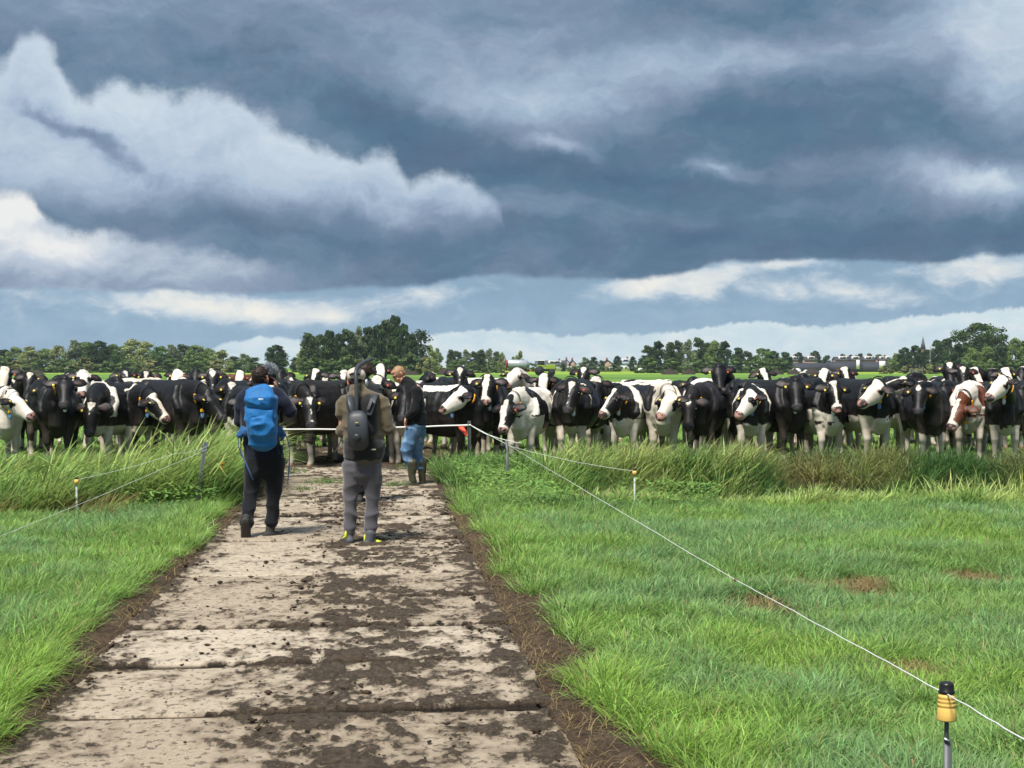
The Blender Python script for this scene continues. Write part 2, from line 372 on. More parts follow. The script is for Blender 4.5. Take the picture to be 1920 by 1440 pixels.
def cow(front, yaw, head, hyaw, hpitch=62, label='', coat=None, face='star', fine=True, collar=None, tags='y', eartags=True,
        scale=1.0, legs=(0.0, 0.0, 0.0, 0.0), dark=None, seed=0, roll=0.0, group='dairy cows standing in the herd', name='cow', fat=1.0):
    """front: (photo column, distance) of the withers; yaw: degrees the body turns (0 = faces the camera, + = towards photo right);
    head: (photo column, photo row) of the middle of the face; hyaw the same for the face; hpitch its droop below level"""
    rng = np.random.default_rng(seed + 100); scale = scale * 1.03 * (1 + .045 * math.sin(seed * 2.7)); fat = fat * (1 + .06 * math.sin(seed * 4.1 + 1))
    dark = BLACK if dark is None else dark
    D = front[1]; X = (front[0] - 960) * D / F_PX; a = math.radians(yaw)
    fw = np.array([math.sin(a), -math.cos(a), 0]); lf = np.array([math.cos(a), math.sin(a), 0])   # forward, photo-right side when facing us
    def W(f, l, h): return fw * f + lf * l + np.array([0, 0, h])
    # face direction in world, then everything in world-aligned local space around the feet
    b = math.radians(hyaw); p = math.radians(hpitch)
    F = np.array([math.sin(b) * math.cos(p), -math.cos(b) * math.cos(p), -math.sin(p)])
    side = np.array([math.cos(b), math.sin(b), 0.0]); rr = math.radians(roll)
    Un = np.cross(side, F) * -1.0
    if Un[2] < 0 and abs(hpitch) < 88: Un = -Un
    side = side * math.cos(rr) + Un * math.sin(rr); Un = np.cross(F, side); Un = Un if Un[2] > -0.01 or hpitch > 80 else -Un
    # poll position: face middle is 0.24 m along F
    reach = 0.80
    Dh = D - reach * math.cos(a) - 0.12 * math.cos(b)
    mid = np.array([(head[0] - 960) * Dh / F_PX - X, Dh - D, (H_EYE - (head[1] - Y0) * Dh / F_PX)]) / scale
    poll = mid - F * 0.25
    nb = W(0.12, 0, 1.14); d = poll - nb; L = np.linalg.norm(d); lim = 1.02
    if L > lim: poll = nb + d / L * lim
    if L < 0.5: poll = nb + d / max(L, .01) * 0.5
    parts = []
    fx = fat
    tor = [(-1.63, 1.16, .10, .13), (-1.56, 1.14, .19, .22), (-1.42, 1.13, .25, .275), (-1.2, 1.12, .285, .305), (-.95, 1.045, .335 * fx, .38), (-.68, .985, .37 * fx, .43),
           (-.4, .96, .365 * fx, .445), (-.15, .96, .325 * fx, .445), (.03, 1.0, .275, .415), (.17, 1.01, .235, .365), (.30, 1.03, .155, .235), (.40, .99, .09, .15)]
    sway = rng.uniform(-.03, .03)
    parts.append(tube([W(f, sway * (f + .6) ** 2, h) for f, h, *_ in tor], [(w, v) for *_, w, v in tor], n=22, power=2.25, egg=.28))
    # spine, withers, hip and pin bones, shoulders, brisket
    parts.append(tube([W(.12, 0, 1.36), W(-.1, 0, 1.385), W(-.5, 0, 1.365), W(-1.1, 0, 1.385), W(-1.5, 0, 1.36)], [.05, .055, .04, .045, .05], n=8))
    parts.append(tube([W(-1.1, .1, 1.37), W(-1.12, .235, 1.29)], [.05, .05], n=8)); parts.append(tube([W(-1.1, -.1, 1.37), W(-1.12, -.235, 1.29)], [.05, .05], n=8))
    for s in (-1, 1):
        parts.append(ball(W(-1.56, .12 * s, 1.27), .065, 8))
        parts.append(tube([W(-.02, .13 * s, 1.30), W(.05, .20 * s, 1.08), W(.14, .205 * s, .92)], [(.07, .11), (.09, .14), (.09, .12)], up=lf, n=12))
    parts.append(tube([W(.34, 0, 1.02), W(.33, 0, .76), W(.18, 0, .60)], [.12, .135, .12], up=lf, n=12))
    # legs: hoof shifts along the body from `legs` (front left/right, hind left/right)
    for k, s in enumerate((-1, 1)):
        sh = legs[k]; l = .165 * s; bend = rng.uniform(-.01, .03)
        parts.append(tube([W(.10, l * 1.05, .95), W(.07 + sh * .15, l * 1.05, .78), W(.09 + sh * .4, l, .60), W(.115 + sh * .65 + bend, l, .44), W(.10 + sh * .7 + bend, l, .37), W(.09 + sh * .9, l, .2),
                          W(.09 + sh, l, .12), W(.12 + sh, l, .06)],
                          [(.12, .15), (.10, .12), (.068, .08), (.063, .068), (.048, .052), (.040, .042), (.052, .054), (.05, .05)], up=[lf] * 8, n=12))
        parts.append(tube([W(.105 + sh, l, .075), W(.14 + sh, l, .0)], [(.05, .058), (.06, .075)], up=list([fw] * 2), n=10))
        sh = legs[2 + k]; l = .20 * s
        parts.append(tube([W(-1.32, l * .62, 1.10), W(-1.28, l * .9, .92), W(-1.26 + sh * .2, l * 1.0, .76), W(-1.36 + sh * .4, l, .62), W(-1.47 + sh * .6, l * .95, .50), W(-1.44 + sh * .8, l * .95, .38), W(-1.39 + sh, l * .95, .2),
                          W(-1.37 + sh, l * .95, .12), W(-1.33 + sh, l * .95, .06)],
                          [(.12, .20), (.115, .19), (.10, .15), (.066, .09), (.053, .072), (.044, .05), (.041, .044), (.052, .054), (.05, .05)], up=[lf] * 9, n=12))
        parts.append(tube([W(-1.35 + sh, l * .95, .075), W(-1.31 + sh, l * .95, .0)], [(.05, .058), (.058, .072)], up=list([fw] * 2), n=10))
    parts.append(ball(W(-1.16, 0, .70), (.16, .17, .15), 12))
    tl = rng.uniform(-.05, .05)
    parts.append(tube([W(-1.56, 0, 1.34), W(-1.66, 0, 1.28), W(-1.69, tl * .4, 1.05), W(-1.68, tl, .8), W(-1.66, tl * 1.4, .62), W(-1.66, tl * 1.5, .42)], [.04, .036, .027, .023, .036, .028], n=8))
    # neck
    cc = W(.12, 0, 1.14)
    ts = [0, .2, .4, .6, .8, 1.0]
    Nk = poll - Un * .06 + F * 0.02
    T0 = (nrm(fw * 1.0 + np.array([0, 0, .45]))) * (np.linalg.norm(Nk - cc) * .38); T3 = nrm(F * .55 - Un * .55) * .16
    T3 = nrm(nrm(Nk - cc) + F * .5) * .16
    npts = [bez(cc, T0, Nk, T3, t) for t in ts]
    nr = [(.19, .29), (.165, .26), (.135, .215), (.115, .175), (.10, .145), (.09, .12)]
    parts.append(tube(npts, nr, n=16, up=[np.array([0, 0, 1.0]) * (1 - t) + (Un + np.array([0, 0, .3])) * t for t in ts]))
    # dewlap
    parts.append(tube([npts[3] - np.array([0, 0, .13]), npts[2] - np.array([0, 0, .19]), npts[1] - np.array([0, 0, .24]), W(.33, 0, .84)], [.04, .045, .05, .07], n=8))
    # head: stations along F (t, side, thickness, drop of the centre below the forehead line)
    hs = [(-.02, .075, .07, .065), (.05, .098, .115, .10), (.13, .112, .135, .118), (.20, .104, .138, .128), (.28, .084, .122, .118), (.36, .074, .103, .105), (.43, .074, .092, .096), (.485, .078, .084, .090), (.52, .064, .060, .082)]
    hp = [poll + F * t - Un * c for t, _, _, c in hs]
    hsz = (.56 + .0) / .53 if fine else 1.05
    parts.append(tube(hp, [(w * 1.20, v * 1.06) for _, w, v, _ in hs], up=[Un] * len(hs), n=18, power=2.3))
    parts.append(ball(poll + F * .01 - Un * .02, .055, 10))
    for s in (-1, 1):
        parts.append(ball(poll + F * .155 - Un * .045 + side * .096 * s, .034, 8))      # brow over the eye
        parts.append(ball(poll + F * .17 - Un * .185 + side * .055 * s, (.06, .06, .06), 8))  # jaw
        parts.append(ball(poll + F * .47 - Un * .05 + side * .042 * s, .034, 8))         # nostril wing
        # ear
        eb = poll + F * .05 - Un * .07 + side * .095 * s; dr = rng.uniform(-.16, .12)
        ed = nrm(side * s + Un * (-.12 + dr) + np.array([0, 0, -.08 + dr]) - F * .05)
        parts.append(tube([eb, eb + ed * .06, eb + ed * .125 - np.array([0, 0, .004]), eb + ed * .19 - np.array([0, 0, .012]), eb + ed * .24 - np.array([0, 0, .028])], [(.028, .028), (.028, .070), (.026, .100), (.020, .080), (.014, .034)], up=[F] * 5, n=10))
    vox = .0165 if fine else .022
    me, A = remesh(parts, vox, 3 if fine else 2, .55)
    N_ = np.empty(len(A) * 3, dtype=np.float32); me.vertices.foreach_get('normal', N_); N_ = N_.reshape(-1, 3)
    f = A @ fw; l = A @ lf; h = A[:, 2]; bodyw = np.clip((h - .6) * 4, 0, 1) * (f < .25)
    rib = np.sin(f * 44 + h * 5) * np.exp(-((f + .45) / .33) ** 2) * (h > .75) * .0035
    A = A + N_ * (bodyw * ((fbm(A * 5.5 + seed * 3, 2, seed + 51) - .5) * .034 + rib) + (fbm(A * 11 + seed, 2, seed + 52) - .5) * .007)[:, None]
    me.vertices.foreach_set('co', A.astype(np.float32).ravel()); me.update()
    # ---- coat colours in body coordinates
    q = np.stack([f, l, h], 1)
    c = coat or {}
    wsc = fbm(q * 7.0 + seed * 3.7, 3, seed); edge = (wsc - .5) * .16
    v = fbm(q * np.array([1.5, 1.8, 1.6]) + seed * 11.1, 2, seed + 5) + edge * .35
    isw = v > c.get('thr', .9)
    for b_ in c.get('blobs', ()):                     # ('w' or 'k', f, l, h, rf, rl, rh)
        k_, bf, bl, bh, rf, rl, rh = b_
        inside = np.sqrt(((f - bf) / rf) ** 2 + ((l - bl) / rl) ** 2 + ((h - bh) / rh) ** 2) + edge * 2.2 < 1
        isw = np.where(inside, k_ == 'w', isw)
    if 'band' in c:                                   # white girdle over the withers: (f, half width, lowest height)
        bf, bw, bh = c['band']; isw = isw | ((np.abs(f - bf - (1.3 - h) * .25) + edge * .5 < bw) & (h > bh))
    isw = isw | ((h + edge * 1.1 < c.get('belly', .62)) & (f < .36) & (f > -1.25) & (np.abs(l) < .22))
    leg = h + edge * .8 + (fbm(q * 5 + 3, 2, seed + 9) - .5) * .25
    isw = np.where(h < .70, leg < c.get('leg', .35), isw) if c.get('legs_only', True) else isw
    if 'front' in c: isw = np.where((f > -.28) & (h < c['front']), (h + edge * 1.6 < c['front'] - .02), isw)
    # head and neck
    hv = A - poll; t = hv @ F; sd = hv @ side; un = hv @ Un
    inhead = (t > -.10) & (t < .62) & (np.abs(sd) < .34) & (un > -.30) & (un < .12) & (np.linalg.norm(A - (poll + F * .25 - Un * .09), axis=1) < .42)
    headcore = inhead & (t > -.05 + .0 * un) & ((un > -.26))
    ear = inhead & (np.abs(sd) > .125) & (t < .17)
    e2 = (fbm(q * 14 + seed, 2, seed + 2) - .5) * .05
    fw_ = {'star': lambda: (np.abs(sd) + e2 * .6 < .055 * np.clip((.20 - t) / .16, 0, 1)) & (t > .0) & (un > -.10),
           'heart': lambda: (np.abs(sd) + e2 * .5 < .062 * np.clip((.15 - t) / .12, 0, 1)) & (t > -.01) & (un > -.10),
           'spot': lambda: (np.hypot(sd + .01, (t - .07) * .9) + e2 * .5 < .045) & (un > -.10),
           'blaze': lambda: (np.abs(sd + .008) + e2 * .5 < .045 + .03 * np.clip((.12 - t) / .12, 0, 1) + .05 * np.clip((t - .36) / .1, 0, 1)) & (un > -.12 - .06 * (t > .4)),
           'wide': lambda: (np.abs(sd) + e2 * .7 < .082 - .015 * np.clip((t - .15) / .2, 0, 1) + .06 * np.clip((t - .36) / .1, 0, 1)) & (un > -.14 - .1 * (t > .38)),
           'narrow': lambda: (np.abs(sd + .012) + e2 * .5 < .022 + .04 * np.clip((.08 - t) / .1, 0, 1) + .05 * np.clip((t - .40) / .06, 0, 1)) & (un > -.13),
           'snip': lambda: (np.hypot(sd, (t - .47)) + e2 * .5 < .035) | ((np.abs(sd) + e2 * .6 < .05 * np.clip((.20 - t) / .16, 0, 1)) & (t > .03)),
           'white': lambda: (t > -.04 + e2), 'black': lambda: np.zeros(len(A), bool), 'poll': lambda: (t < .055 + e2) & (np.abs(sd) < .10)}
    fk = face.split('+'); hw = fw_[fk[0]]()
    if 'eyes' in fk: hw = hw & ~((np.hypot(t - .16, (np.abs(sd) - .11)) + e2 < .05) & (un > -.13))
    if 'eye' in fk: hw = hw & ~((np.hypot(t - .16, (sd - .11)) + e2 < .052) & (un > -.15))
    if 'halfr' in fk: hw = hw & ~((sd > .025 + e2) & (t < .42))
    if 'halfl' in fk: hw = hw & ~((sd < -.025 + e2) & (t < .42))
    if 'patch' in fk: hw = hw & ~((np.hypot((t - .17) * .8, (un + .13)) + e2 * 1.3 < .085) & (sd > .03))
    if 'jaw' in fk: hw = hw | ((un < -.17 + e2) & (t < .42))
    if 'nose' in fk: hw = hw | (t > .40 + e2)
    isw = np.where(headcore, hw, isw); isw = np.where(ear, 'ears' in fk, isw)
    if 'neck' in c: 
        nt_ = np.linalg.norm(A[:, None, :] - np.array(npts[2:])[None], axis=2).min(1) < .27
        isw = np.where(nt_ & ~headcore, (c['neck'] == 'w') & (wsc > .38), isw)
    lum = (1 + (fbm(q * 3, 2, seed + 3) - .5) * .25 - .22 * np.clip(fbm(q * 9, 3, seed + 31) - .45, 0, 1) * 2)[:, None]
    colr = np.where(isw[:, None], WHITE * (1 - rng.uniform(0, .12) * np.array([.6, 1.0, 1.5])), dark) * lum
    # brown weathering on some black coats
    if c.get('rust'): colr = np.where(isw[:, None], colr, colr + np.array([.018, .010, .006]) * c['rust'] * np.clip((h - .9) * 2, 0, 1)[:, None])
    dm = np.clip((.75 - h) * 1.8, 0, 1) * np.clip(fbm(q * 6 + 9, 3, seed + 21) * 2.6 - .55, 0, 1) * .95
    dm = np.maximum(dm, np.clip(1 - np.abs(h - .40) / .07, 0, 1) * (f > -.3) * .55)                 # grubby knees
    dm = np.maximum(dm, np.clip((.95 - h) * 2.4, 0, 1) * (.35 + .35 * fbm(q * 4 + 5, 3, seed)))  # dirt plus painted shade, stronger down towards belly and lower legs
    colr = np.where((isw)[:, None], colr * (1 - dm[:, None] * .75) + DIRT_SHADE * dm[:, None] * .75, colr * (1 - dm[:, None] * .35) + DIRT_SHADE * .35 * dm[:, None])
    ud = (np.linalg.norm((A - W(-1.14, 0, .64)) / np.array([1, 1, 1]), axis=1) < .2); colr = np.where(ud[:, None], PINK * .9 + .06, colr)
    hoof = h < .075; colr = np.where(hoof[:, None], np.array([.09, .06, .045]) if rng.random() < .6 else np.array([.28, .17, .11]), colr)
    muz = headcore & (t > .455) & (un > -.125)
    pk = fk[0] in ('white', 'wide', 'blaze') or 'nose' in fk
    colr = np.where(muz[:, None], (PINK if pk else np.array([.045, .042, .045])), colr)
    if pk: colr = np.where((muz & (fbm(q * 16, 2, seed + 4) > .48))[:, None], np.array([.05, .035, .035]), colr)
    for s in (-1, 1):
        ey = np.linalg.norm(A - (poll + F * .163 - Un * .068 + side * .118 * s), axis=1)
        colr = np.where((ey < .042)[:, None], colr * (.45 + .55 * np.clip(ey / .042, 0, 1) ** 2)[:, None] * np.array([1, .86, .8]), colr)
    inner = ear & (np.abs(sd) > .14) & (np.abs(sd) < .25) & (t > .035) & (t < .085)
    colr = np.where(inner[:, None], np.array([.055, .03, .028]), colr)
    for s in (-1, 1):
        nd = np.linalg.norm(A - (poll + F * .495 - Un * .045 + side * .045 * s), axis=1) < .022
        colr = np.where(nd[:, None], np.array([.012, .008, .008]), colr)
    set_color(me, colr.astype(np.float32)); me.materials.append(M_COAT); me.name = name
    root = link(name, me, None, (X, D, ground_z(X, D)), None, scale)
    tag(root, label, 'cow', group)
    for s in (-1, 1):
        solid('eye', [ball(poll + F * .163 - Un * .068 + side * .124 * s, (.021, .021, .021), 10)], M_EYE, root)
    # ear tags
    if eartags:
        for s in (-1, 1):
            if (eartags is True or eartags == s) and rng.random() < (.85 if s < 0 else .6):
                m_ = M_ETAG if s < 0 or rng.random() < .35 else M_ETAG_R
                p_ = poll + F * .085 - Un * .065 + side * (rng.uniform(.15, .21) * s)
                R = np.stack([side, Un, F], 1)
                solid('ear_tag', [box(p_ + Un * .028 + F * .035, (.036, .006, .042), rotm('Y', rng.uniform(-.4, .4)) @ R)], m_, root, smooth=False)
    if collar:
        i0 = .62; c0 = bez(cc, T0, Nk, T3, i0); td = nrm(bez(cc, T0, Nk, T3, i0 + .05) - c0)
        # the strap hangs: plane normal between the neck direction and level
        nn = nrm(td * 1.0 + np.array([0, 0, .15])); u0 = np.array([0, 0, 1.0]) - nn * nn[2]; u0 = nrm(u0); s0 = np.cross(nn, u0)
        # fit the ring to the remeshed neck by casting outward in the plane
        rel = A - c0; dn = rel @ nn; near = np.abs(dn) < .035; ru = rel @ u0; rs = rel @ s0; rad = np.hypot(ru, rs); near &= rad < .34
        ring = []; nseg = 28
        for k in range(nseg):
            th = 2 * math.pi * k / nseg; dd = np.abs((np.arctan2(rs, ru) - th + math.pi) % (2 * math.pi) - math.pi) < .16
            sel = near & dd; r_ = np.percentile(rad[sel], 92) + .012 if sel.any() else .2
            ring.append(r_)
        ring = np.array(ring); ring = (ring + np.roll(ring, 1) + np.roll(ring, -1)) / 3 + .004
        for k in range(nseg):                         # slack under the throat
            th = 2 * math.pi * k / nseg; ring[k] += .035 * max(0, -math.cos(th)) ** 2
        P = [c0 + u0 * ring[k] * math.cos(2 * math.pi * k / nseg) + s0 * ring[k] * math.sin(2 * math.pi * k / nseg) for k in range(nseg)]
        def strip(i0, i1, w, th_):
            V = []; 
            for k in range(i0, i1 + 1):
                pk_ = P[k % nseg]; o_ = nrm(pk_ - c0)
                V += [pk_ - nn * w, pk_ + nn * w, pk_ + nn * w + o_ * th_, pk_ - nn * w + o_ * th_]
            V = np.array(V); m_ = i1 - i0; Fq = []
            for j in range(m_):
                a_ = j * 4
                for e in range(4): Fq.append([a_ + e, a_ + (e + 1) % 4, a_ + 4 + (e + 1) % 4, a_ + 4 + e])
            Fq += [[0, 3, 2, 1], [m_ * 4, m_ * 4 + 1, m_ * 4 + 2, m_ * 4 + 3]]
            return V, [np.array(Fq)], []
        ck = solid('collar', [strip(0, nseg, .017, .005)], M_STRAP, root, smooth=False)
        vis = [k for k in range(nseg) if (P[k] - c0)[1] < 0]           # which flank the camera sees
        sgn = 1 if s0[0] * 1 > 0 else -1
        for sd_ in ((1, -1) if collar == 'both' else ((1,) if collar == 'r' else (-1,))):
            k0 = 7 if sd_ * sgn > 0 else nseg - 7 - 4
            solid('number_plate', [strip(k0, k0 + 4, .026, .012)], M_PLATE, ck, smooth=False)
            for j in range(3):
                pk_ = (P[(k0 + j) % nseg] + P[(k0 + j + 1) % nseg]) / 2; o_ = nrm(pk_ - c0); tg = nrm(np.cross(nn, o_))
                solid('number_mark', [box(pk_ + o_ * .013, (.022, .012, .004), np.stack([nn, tg, o_], 1))], M_MARK, ck, smooth=False)
        lowp = min(P, key=lambda v_: v_[2]) + np.array([0, -.02, 0])
        solid('pendant', [box(lowp - np.array([0, 0, .02]), (.07, .045, .05), rotm('Z', yaw and a or 0))], M_PEND_Y if 'g' not in tags else M_PEND_G, ck, bevel=.008)
        mm = M_TAG_B if 'b' in tags else M_TAG_W
        solid('pendant_tag', [tube([lowp - np.array([0, 0, .045]), lowp - np.array([0, 0, .075]), lowp - np.array([0, 0, .12]), lowp - np.array([0, 0, .14])], [(.016, .012), (.03, .014), (.03, .014), (.016, .01)], up=(0, 1, 0), n=10)], mm, ck)
    return root
def ground_z(x, y): return 0.0

# ------------------------------------------------------------------ land: terrain with the ditch, farm track of concrete slabs, verges
def path_r(y): return .85 - .09 * y                  # right edge of the track
def path_l(y): return path_r(y) - 2.52
def sstep(x, a, b):
    t = np.clip((x - a) / (b - a), 0, 1); return t * t * (3 - 2 * t)
def gz(x, y):
    x = np.asarray(x, float); y = np.asarray(y, float)
    wob = (n2(x, y * 0, .35, 41) - .5) * .8
    prof = sstep(y + wob, 18.3, 20.2) * (1 - sstep(y + wob, 20.8, 23.2))
    side = np.maximum(sstep(x, path_r(y) + 1.0, path_r(y) + 3.2), sstep(-x, -(path_l(y) - .8), -(path_l(y) - 2.8)))
    und = (n2(x, y, .5, 12) - .5) * .05 * sstep(np.minimum(abs(x - path_r(y)), abs(x - path_l(y))), .1, .8) * np.where((x < path_r(y)) & (x > path_l(y)), 0, 1)
    return -1.15 * prof * side + und * (y < 40)
def ground_z(x, y): return float(gz(np.array([x]), np.array([y]))[0])

def grid_mesh(xs, ys, zf):
    X, Y = np.meshgrid(xs, ys); x, y = X.ravel(), Y.ravel()
    V = np.stack([x, y, zf(x, y)], 1); nx, ny = len(xs), len(ys)
    i = np.arange(nx - 1)[None, :] + (np.arange(ny - 1) * nx)[:, None]; i = i.ravel()
    return V, np.stack([i, i + 1, i + 1 + nx, i + nx], 1)

def mat_ground():
    m, nt, out = new_mat('meadow_ground'); p = obj_vec(True)
    sep = nt.nodes.new('ShaderNodeSeparateXYZ'); nt.links.new(p.s, sep.inputs[0]); y = S(sep.outputs[1])
    f1 = s_noise(s_scale(p, (.02, .05, .02)), 1.0, 5, .6); f2 = s_noise(p, 1.2, 6, .65); f3 = s_noise(p, 14, 5, .7)
    near = s_ramp(s_clamp(f3 * .7 + f2 * .3), [(.3, (.018, .022, .010)), (.5, (.032, .055, .016)), (.7, (.06, .11, .028))])
    far = s_ramp(s_clamp(f1 * .5 + f2 * .3 + f3 * .2), [(.3, (.085, .165, .032)), (.5, (.115, .215, .040)), (.7, (.15, .265, .05))])
    c = s_mix(s_step(y, 22, 40), near, far)
    lush = s_noise(s_scale(p, (.006, .03, .01)), 1.0, 4, .6)
    strip = s_step(y, 330, 380) * s_step(y, 900, 640) * s_step(lush, .36, .5)
    c = s_mix(strip * .9, c, (.235, .34, .04))
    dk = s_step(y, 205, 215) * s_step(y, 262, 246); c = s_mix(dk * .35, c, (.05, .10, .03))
    principled(nt, out, c, .9, .1, 0, f3 + f2, .6, .03); return m

def build_land():
    M = mat_ground()
    # one terrain sheet: fine near the ditch, coarse to the horizon
    xs = np.concatenate([-np.geomspace(3000, 12, 26), np.linspace(-11.6, 11.6, 150), np.geomspace(12, 3000, 26)])
    ys = np.concatenate([np.linspace(-60, 2, 8), np.linspace(3, 30, 180), np.geomspace(31, 4500, 60)])
    V, F = grid_mesh(xs, ys, lambda x, y: gz(x, y) - .012)
    o = link('ground', mesh_np('ground', V, [F], [M], smooth=True)); tag(o, kind='structure')
    m, nt, out = new_mat('ditch_water'); principled(nt, out, (.012, .013, .008), .08, .5)
    V, F = grid_mesh(np.linspace(-40, 40, 12), np.linspace(19.2, 22.6, 4), lambda x, y: x * 0 - 1.0)
    tag(link('ditch_water', mesh_np('ditch_water', V, [F], [m])), kind='structure')

    # slabs
    m, nt, out = new_mat('concrete_track'); p = obj_vec(True); a = attr_col('tint'); sp = nt.nodes.new('ShaderNodeSeparateColor'); nt.links.new(a.s, sp.inputs[0])
    mud, gap, tone = (S(sp.outputs[i]) for i in range(3))
    n1 = s_noise(s_scale(p, (1.0, .85, 1)), 34, 6, .74); n3 = s_noise(p, 120, 4, .75); nbig = s_noise(s_scale(p, (1, .6, 1)), 7.0, 5, .65)
    agg = s_noise(p, 160, 2, .6)
    conc = s_ramp(s_clamp(n1 * .55 + nbig * .35 + (n3 - .5) * .7 + .05 + (tone - .5) * .35), [(.18, (.13, .098, .070)), (.38, (.28, .225, .162)), (.56, (.43, .362, .278)), (.78, (.62, .555, .455))])
    mudc = s_ramp(s_clamp(n1 * .7 + n3 * .3), [(.3, (.030, .021, .014)), (.5, (.070, .050, .033)), (.72, (.16, .122, .085))])
    edge = mud + (n1 - .5) * 1.05 + (nbig - .5) * .8 + (n3 - .5) * .7
    k = s_step(edge, .44, .70)
    fleck = s_step(s_noise(s_scale(p, (1, .7, 1)), 24, 3, .6), .56, .63) * s_step(n3, .35, .6)
    film = s_step(edge + (nbig - .5) * .8, -.15, .55) * .85
    c = s_mix(film, conc, (.14, .106, .072)); c = s_mix(s_clamp(fleck * .45), c, (.055, .04, .028)); c = s_mix(k, c, mudc); c = s_mix(s_step(gap, .15, .6), c, (.022, .016, .011))
    h = k * (n1 * 1.1 + .35 + n3 * .5) + n3 * .16 + n1 * .10 + agg * .06 + fleck * .35
    principled(nt, out, c, .85, .25, 0, h, .9, .018)
    Vs, Fs, Cs = [], [], []; off = 0
    rng = np.random.default_rng(3)
    joints = [4.72 + 1.21 * k for k in range(22)]
    for k, y0 in enumerate(joints):
        res = .014 if y0 < 12 else (.024 if y0 < 20 else .04)
        u = np.arange(0, 2.52, res); w = np.arange(0, 1.192, res * 1.0); U_, W_ = np.meshgrid(u, w); uu, ww = U_.ravel(), W_.ravel()
        y = y0 + .012 + ww + uu * .10; xl = path_l(y0 + ww) ; x = xl + uu
        tilt = rng.normal(0, .004, 3); chip = np.minimum.reduce([ww, 1.192 - ww]) + (n2(x, y, 9, 31) - .5) * .02
        chs = np.minimum(uu, 2.52 - uu) + (n2(x, y, 5, 32) - .5) * .12
        gap = 1 - sstep(chip, .020, .050); gs = 1 - sstep(chs, .0, .03)
        # dirt: heavy middle-right wheel line, edges, joints, blotches
        lat = uu / 2.52
        a1 = n2(x, y * .75, 2.3, 51, 5); a2 = n2(x, y * .6, 8.0, 52, 4)
        bl = .50 * np.exp(-((lat - .60) / .22) ** 2) + .66 * (1 - sstep(2.52 - uu + (a1 - .5) * .5, .04, .30)) + .75 * (1 - sstep(uu + (a1 - .5) * 1.1 + (a2 - .5) * .5, .0, .30))
        a3 = n2(x, y * .7, 21.0, 58, 3); mud = (a1 - .5) * .75 + (a2 - .5) * 1.5 + (a3 - .5) * 1.0 + bl * .62 + .20 - .08 * sstep(y, 12, 17) + .70 * np.exp(-(np.clip(chip, 0, 1) / .045) ** 2) * (.45 + .8 * sstep(a1, .35, .65)) + .55 * sstep(y, 24.2, 25.6)
        mud -= .30 * np.exp(-((lat - .22) / .18) ** 2) * (y < 16)
        mud = np.clip(mud, 0, 1)
        mk = sstep(mud + (n2(x, y, 26, 54, 2) - .5) * .6, .42, .65)
        lump = n2(x, y * 1.2, 22, 53, 3)
        z = .05 + tilt[0] + tilt[1] * (uu - 1.2) + tilt[2] * (ww - .6) - gap * .045 - gs * .05 + mk * (.004 + .022 * lump ** 1.5) + (n2(x, y, 40, 57, 2) - .5) * .003
        nx, ny = len(u), len(w); i = (np.arange(nx - 1)[None, :] + (np.arange(ny - 1) * nx)[:, None]).ravel()
        Vs.append(np.stack([x, y, z], 1)); Fs.append(np.stack([i, i + 1, i + 1 + nx, i + nx], 1) + off); off += len(x)
        tone = np.full(len(x), rng.uniform(.25, .75))
        Cs.append(np.stack([mud, np.clip(gap * .8 + gs, 0, 1), tone], 1))
    me = mesh_np('track', np.concatenate(Vs), [np.concatenate(Fs)], [m], np.concatenate(Cs), smooth=True)
    tag(link('farm_track', me), kind='structure')

    # bare muddy verges and joint filling: one lumpy soil sheet under and beside the slabs
    m, nt, out = new_mat('trodden_soil'); p = obj_vec(True); n1 = s_noise(p, 30, 6, .7); n0 = s_noise(p, 5, 5, .6); n4 = s_noise(s_scale(p, (3, 1, 1)), 60, 3, .6)
    c = s_ramp(s_clamp(n1 * .6 + n0 * .4), [(.3, (.018, .012, .008)), (.48, (.045, .030, .019)), (.62, (.095, .066, .042)), (.8, (.20, .15, .10))])
    c = s_mix(s_step(n4, .60, .72) * .5, c, (.26, .19, .11))
    principled(nt, out, c, .9, .2, 0, n1 + n0 * .5, .9, .02)
    Vs, Fs = [], []; off = 0
    def soil(y0, y1, res, a, b):
        nonlocal off
        t = np.arange(a, b, res); ys_ = np.arange(y0, y1 + res, res); T, Y = np.meshgrid(t, ys_); t_, y = T.ravel(), Y.ravel(); x = path_l(y) + t_
        out_ = np.maximum(-t_, t_ - 2.52); inner = out_ < 0
        lump = n2(x, y * 1.15, 14, 61, 4); l2 = n2(x, y, 4, 62, 2)
        z = np.where(inner, .012, .008 + .055 * np.clip(lump - .35, 0, 1) + .05 * (l2 - .5) + .03 * np.exp(-((out_ - .15) / .15) ** 2)) - .03 * sstep(out_, .5, .8)
        z = z + gz(x, y) + .012 * (out_ < .5)
        nx, ny = len(t), len(ys_); i = (np.arange(nx - 1)[None, :] + (np.arange(ny - 1) * nx)[:, None]).ravel()
        Vs.append(np.stack([x, y, z], 1)); Fs.append(np.stack([i, i + 1, i + 1 + nx, i + nx], 1) + off); off += len(x)
    for a, b in ((-.85, .06), (2.46, 3.5)):
        soil(5.0, 11, .016, a, b); soil(11, 18, .028, a, b); soil(18, 32, .05, a, b)
    soil(4.5, 32, .06, .0, 2.5)
    tag(link('mud', mesh_np('mud', np.concatenate(Vs), [np.concatenate(Fs)], [m], smooth=True)), kind='structure')

